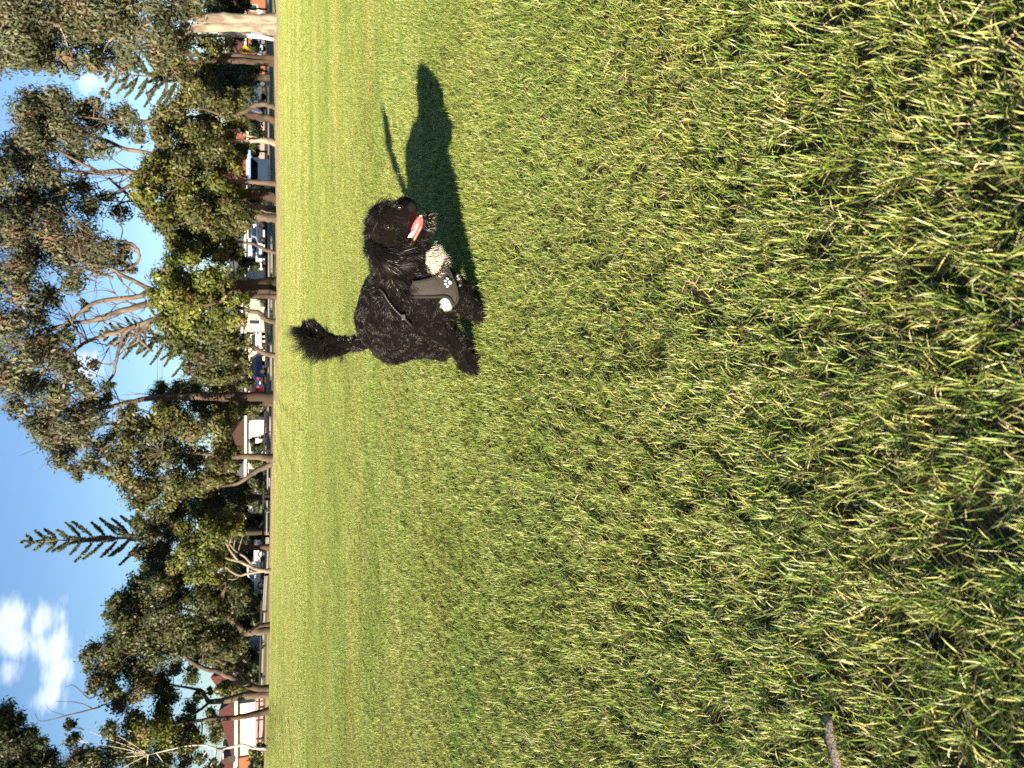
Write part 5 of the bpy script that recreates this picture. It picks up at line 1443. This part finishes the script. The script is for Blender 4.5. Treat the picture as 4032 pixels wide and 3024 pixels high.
    qd = np.stack([vid[:-1, :-1][ok], vid[1:, :-1][ok], vid[1:, 1:][ok], vid[:-1, 1:][ok]], 1)
    lab = np.arange(len(pts[ins]))
    for _ in range(200):
        mn = lab[qd].min(1); np.minimum.at(lab, qd.ravel(), np.repeat(mn, 4))
    main = np.bincount(lab[qd[:, 0]]).argmax(); qd = qd[lab[qd[:, 0]] == main]
    usedv = np.unique(qd); remap = -np.ones(len(lab), int); remap[usedv] = np.arange(len(usedv)); qd = remap[qd]
    har = link('harness', mesh_np('harness', pts[ins][usedv] - base, qd, None, True, [M_HAR]), dog)
    sm = har.modifiers.new('s', 'SMOOTH'); sm.iterations = 6; sm.factor = .5
    so = har.modifiers.new('t', 'SOLIDIFY'); so.thickness = .006; so.offset = 0
    tagit(har, 'grey padded harness across the chest')
    def band(name, zpts, r_, off, m, par, closed=False, flat=1.0):
        z = np.array(zpts, float)
        if closed: z = np.vstack([z, z[:1]])
        pp, _ = smooth_path(np.column_stack([z, np.zeros(len(z))]), np.ones(len(z)), 6)
        w = hit(pp[:, 0], pp[:, 1], off)
        tv, tq = tube(w, np.full(len(w), r_), 8)
        return link(name, mesh_np(name, tv - base, tq, None, True, [m]), par)
    band('trim', [(1020, 925), (1100, 926), (1200, 926), (1318, 922), (1362, 933), (1388, 965), (1403, 998)], .006, .014, M_TRIM, har)
    band('trim', [(1050, 800), (1110, 790), (1180, 775), (1240, 752), (1285, 718), (1310, 672), (1330, 605)], .005, .014, M_TRIM, har)
    band('trim', [(1332, 605), (1385, 732), (1420, 812), (1438, 885), (1438, 960), (1405, 1000)], .005, .014, M_TRIM, har)
    def disc(cx, cy, rx, ry, rot, m, par, name, off=.0175):
        a = np.linspace(0, 2 * np.pi, 14, endpoint=False)
        X = rx * np.cos(a); Yy = ry * np.sin(a)
        px = cx + X * math.cos(rot) - Yy * math.sin(rot); py = cy + X * math.sin(rot) + Yy * math.cos(rot)
        ring = hit(px, py, off); c0 = hit(cx, cy, off + .0015)
        v = np.vstack([ring, c0]); k = np.arange(14)
        f = np.stack([k, (k + 1) % 14, np.full(14, 14)], 1)
        o = link(name, mesh_np(name, v - base, f, None, True, [m]), par)
        s_ = o.modifiers.new('t', 'SOLIDIFY'); s_.thickness = .002
        return o
    em = disc(1376, 800, 17, 19, .0, M_WHITE, har, 'paw_emblem'); tagit(em, 'white paw print emblem on the harness')
    for (cx, cy, ro) in ((1352, 766, .5), (1336, 786, .2), (1337, 812, -.2), (1354, 833, -.5)):
        disc(cx, cy, 13, 7, ro, M_WHITE, har, 'paw_emblem')
    st = [(760, 858), (800, 900), (835, 960), (890, 1030), (945, 1085), (975, 1110), (1010, 1145), (1040, 1180)]
    strap = band('strap', st, .0038, .015, M_TRIM, har)
    pp, _ = smooth_path(np.column_stack([np.array(st, float), np.zeros(len(st))]), np.ones(len(st)), 8)
    sel = pp[(pp[:, 0] > 800) & (pp[:, 0] < 965)][::2]
    w = hit(sel[:, 0], sel[:, 1], .0195)
    sb = MB()
    for k in range(len(w)):
        d_ = w[min(k + 1, len(w) - 1)] - w[max(k - 1, 0)]
        sb.cyl(w[k] - base, d_, .0009, np.linalg.norm(d_) * .2, 6)
    sb.obj('stitching', M_REFL, har)
    bw = hit(970, 1105, .024)[0] - base
    MB().box(bw[0] - .009, bw[0] + .009, bw[1] - .004, bw[1] + .004, bw[2] - .006, bw[2] + .006, .002).obj('buckle', mat('buckle_plastic', (.06, .06, .062), .3, .5), har)
    return dog, lowz
dog, LOWZ = build_dog()
print('DOG lowest z', LOWZ)
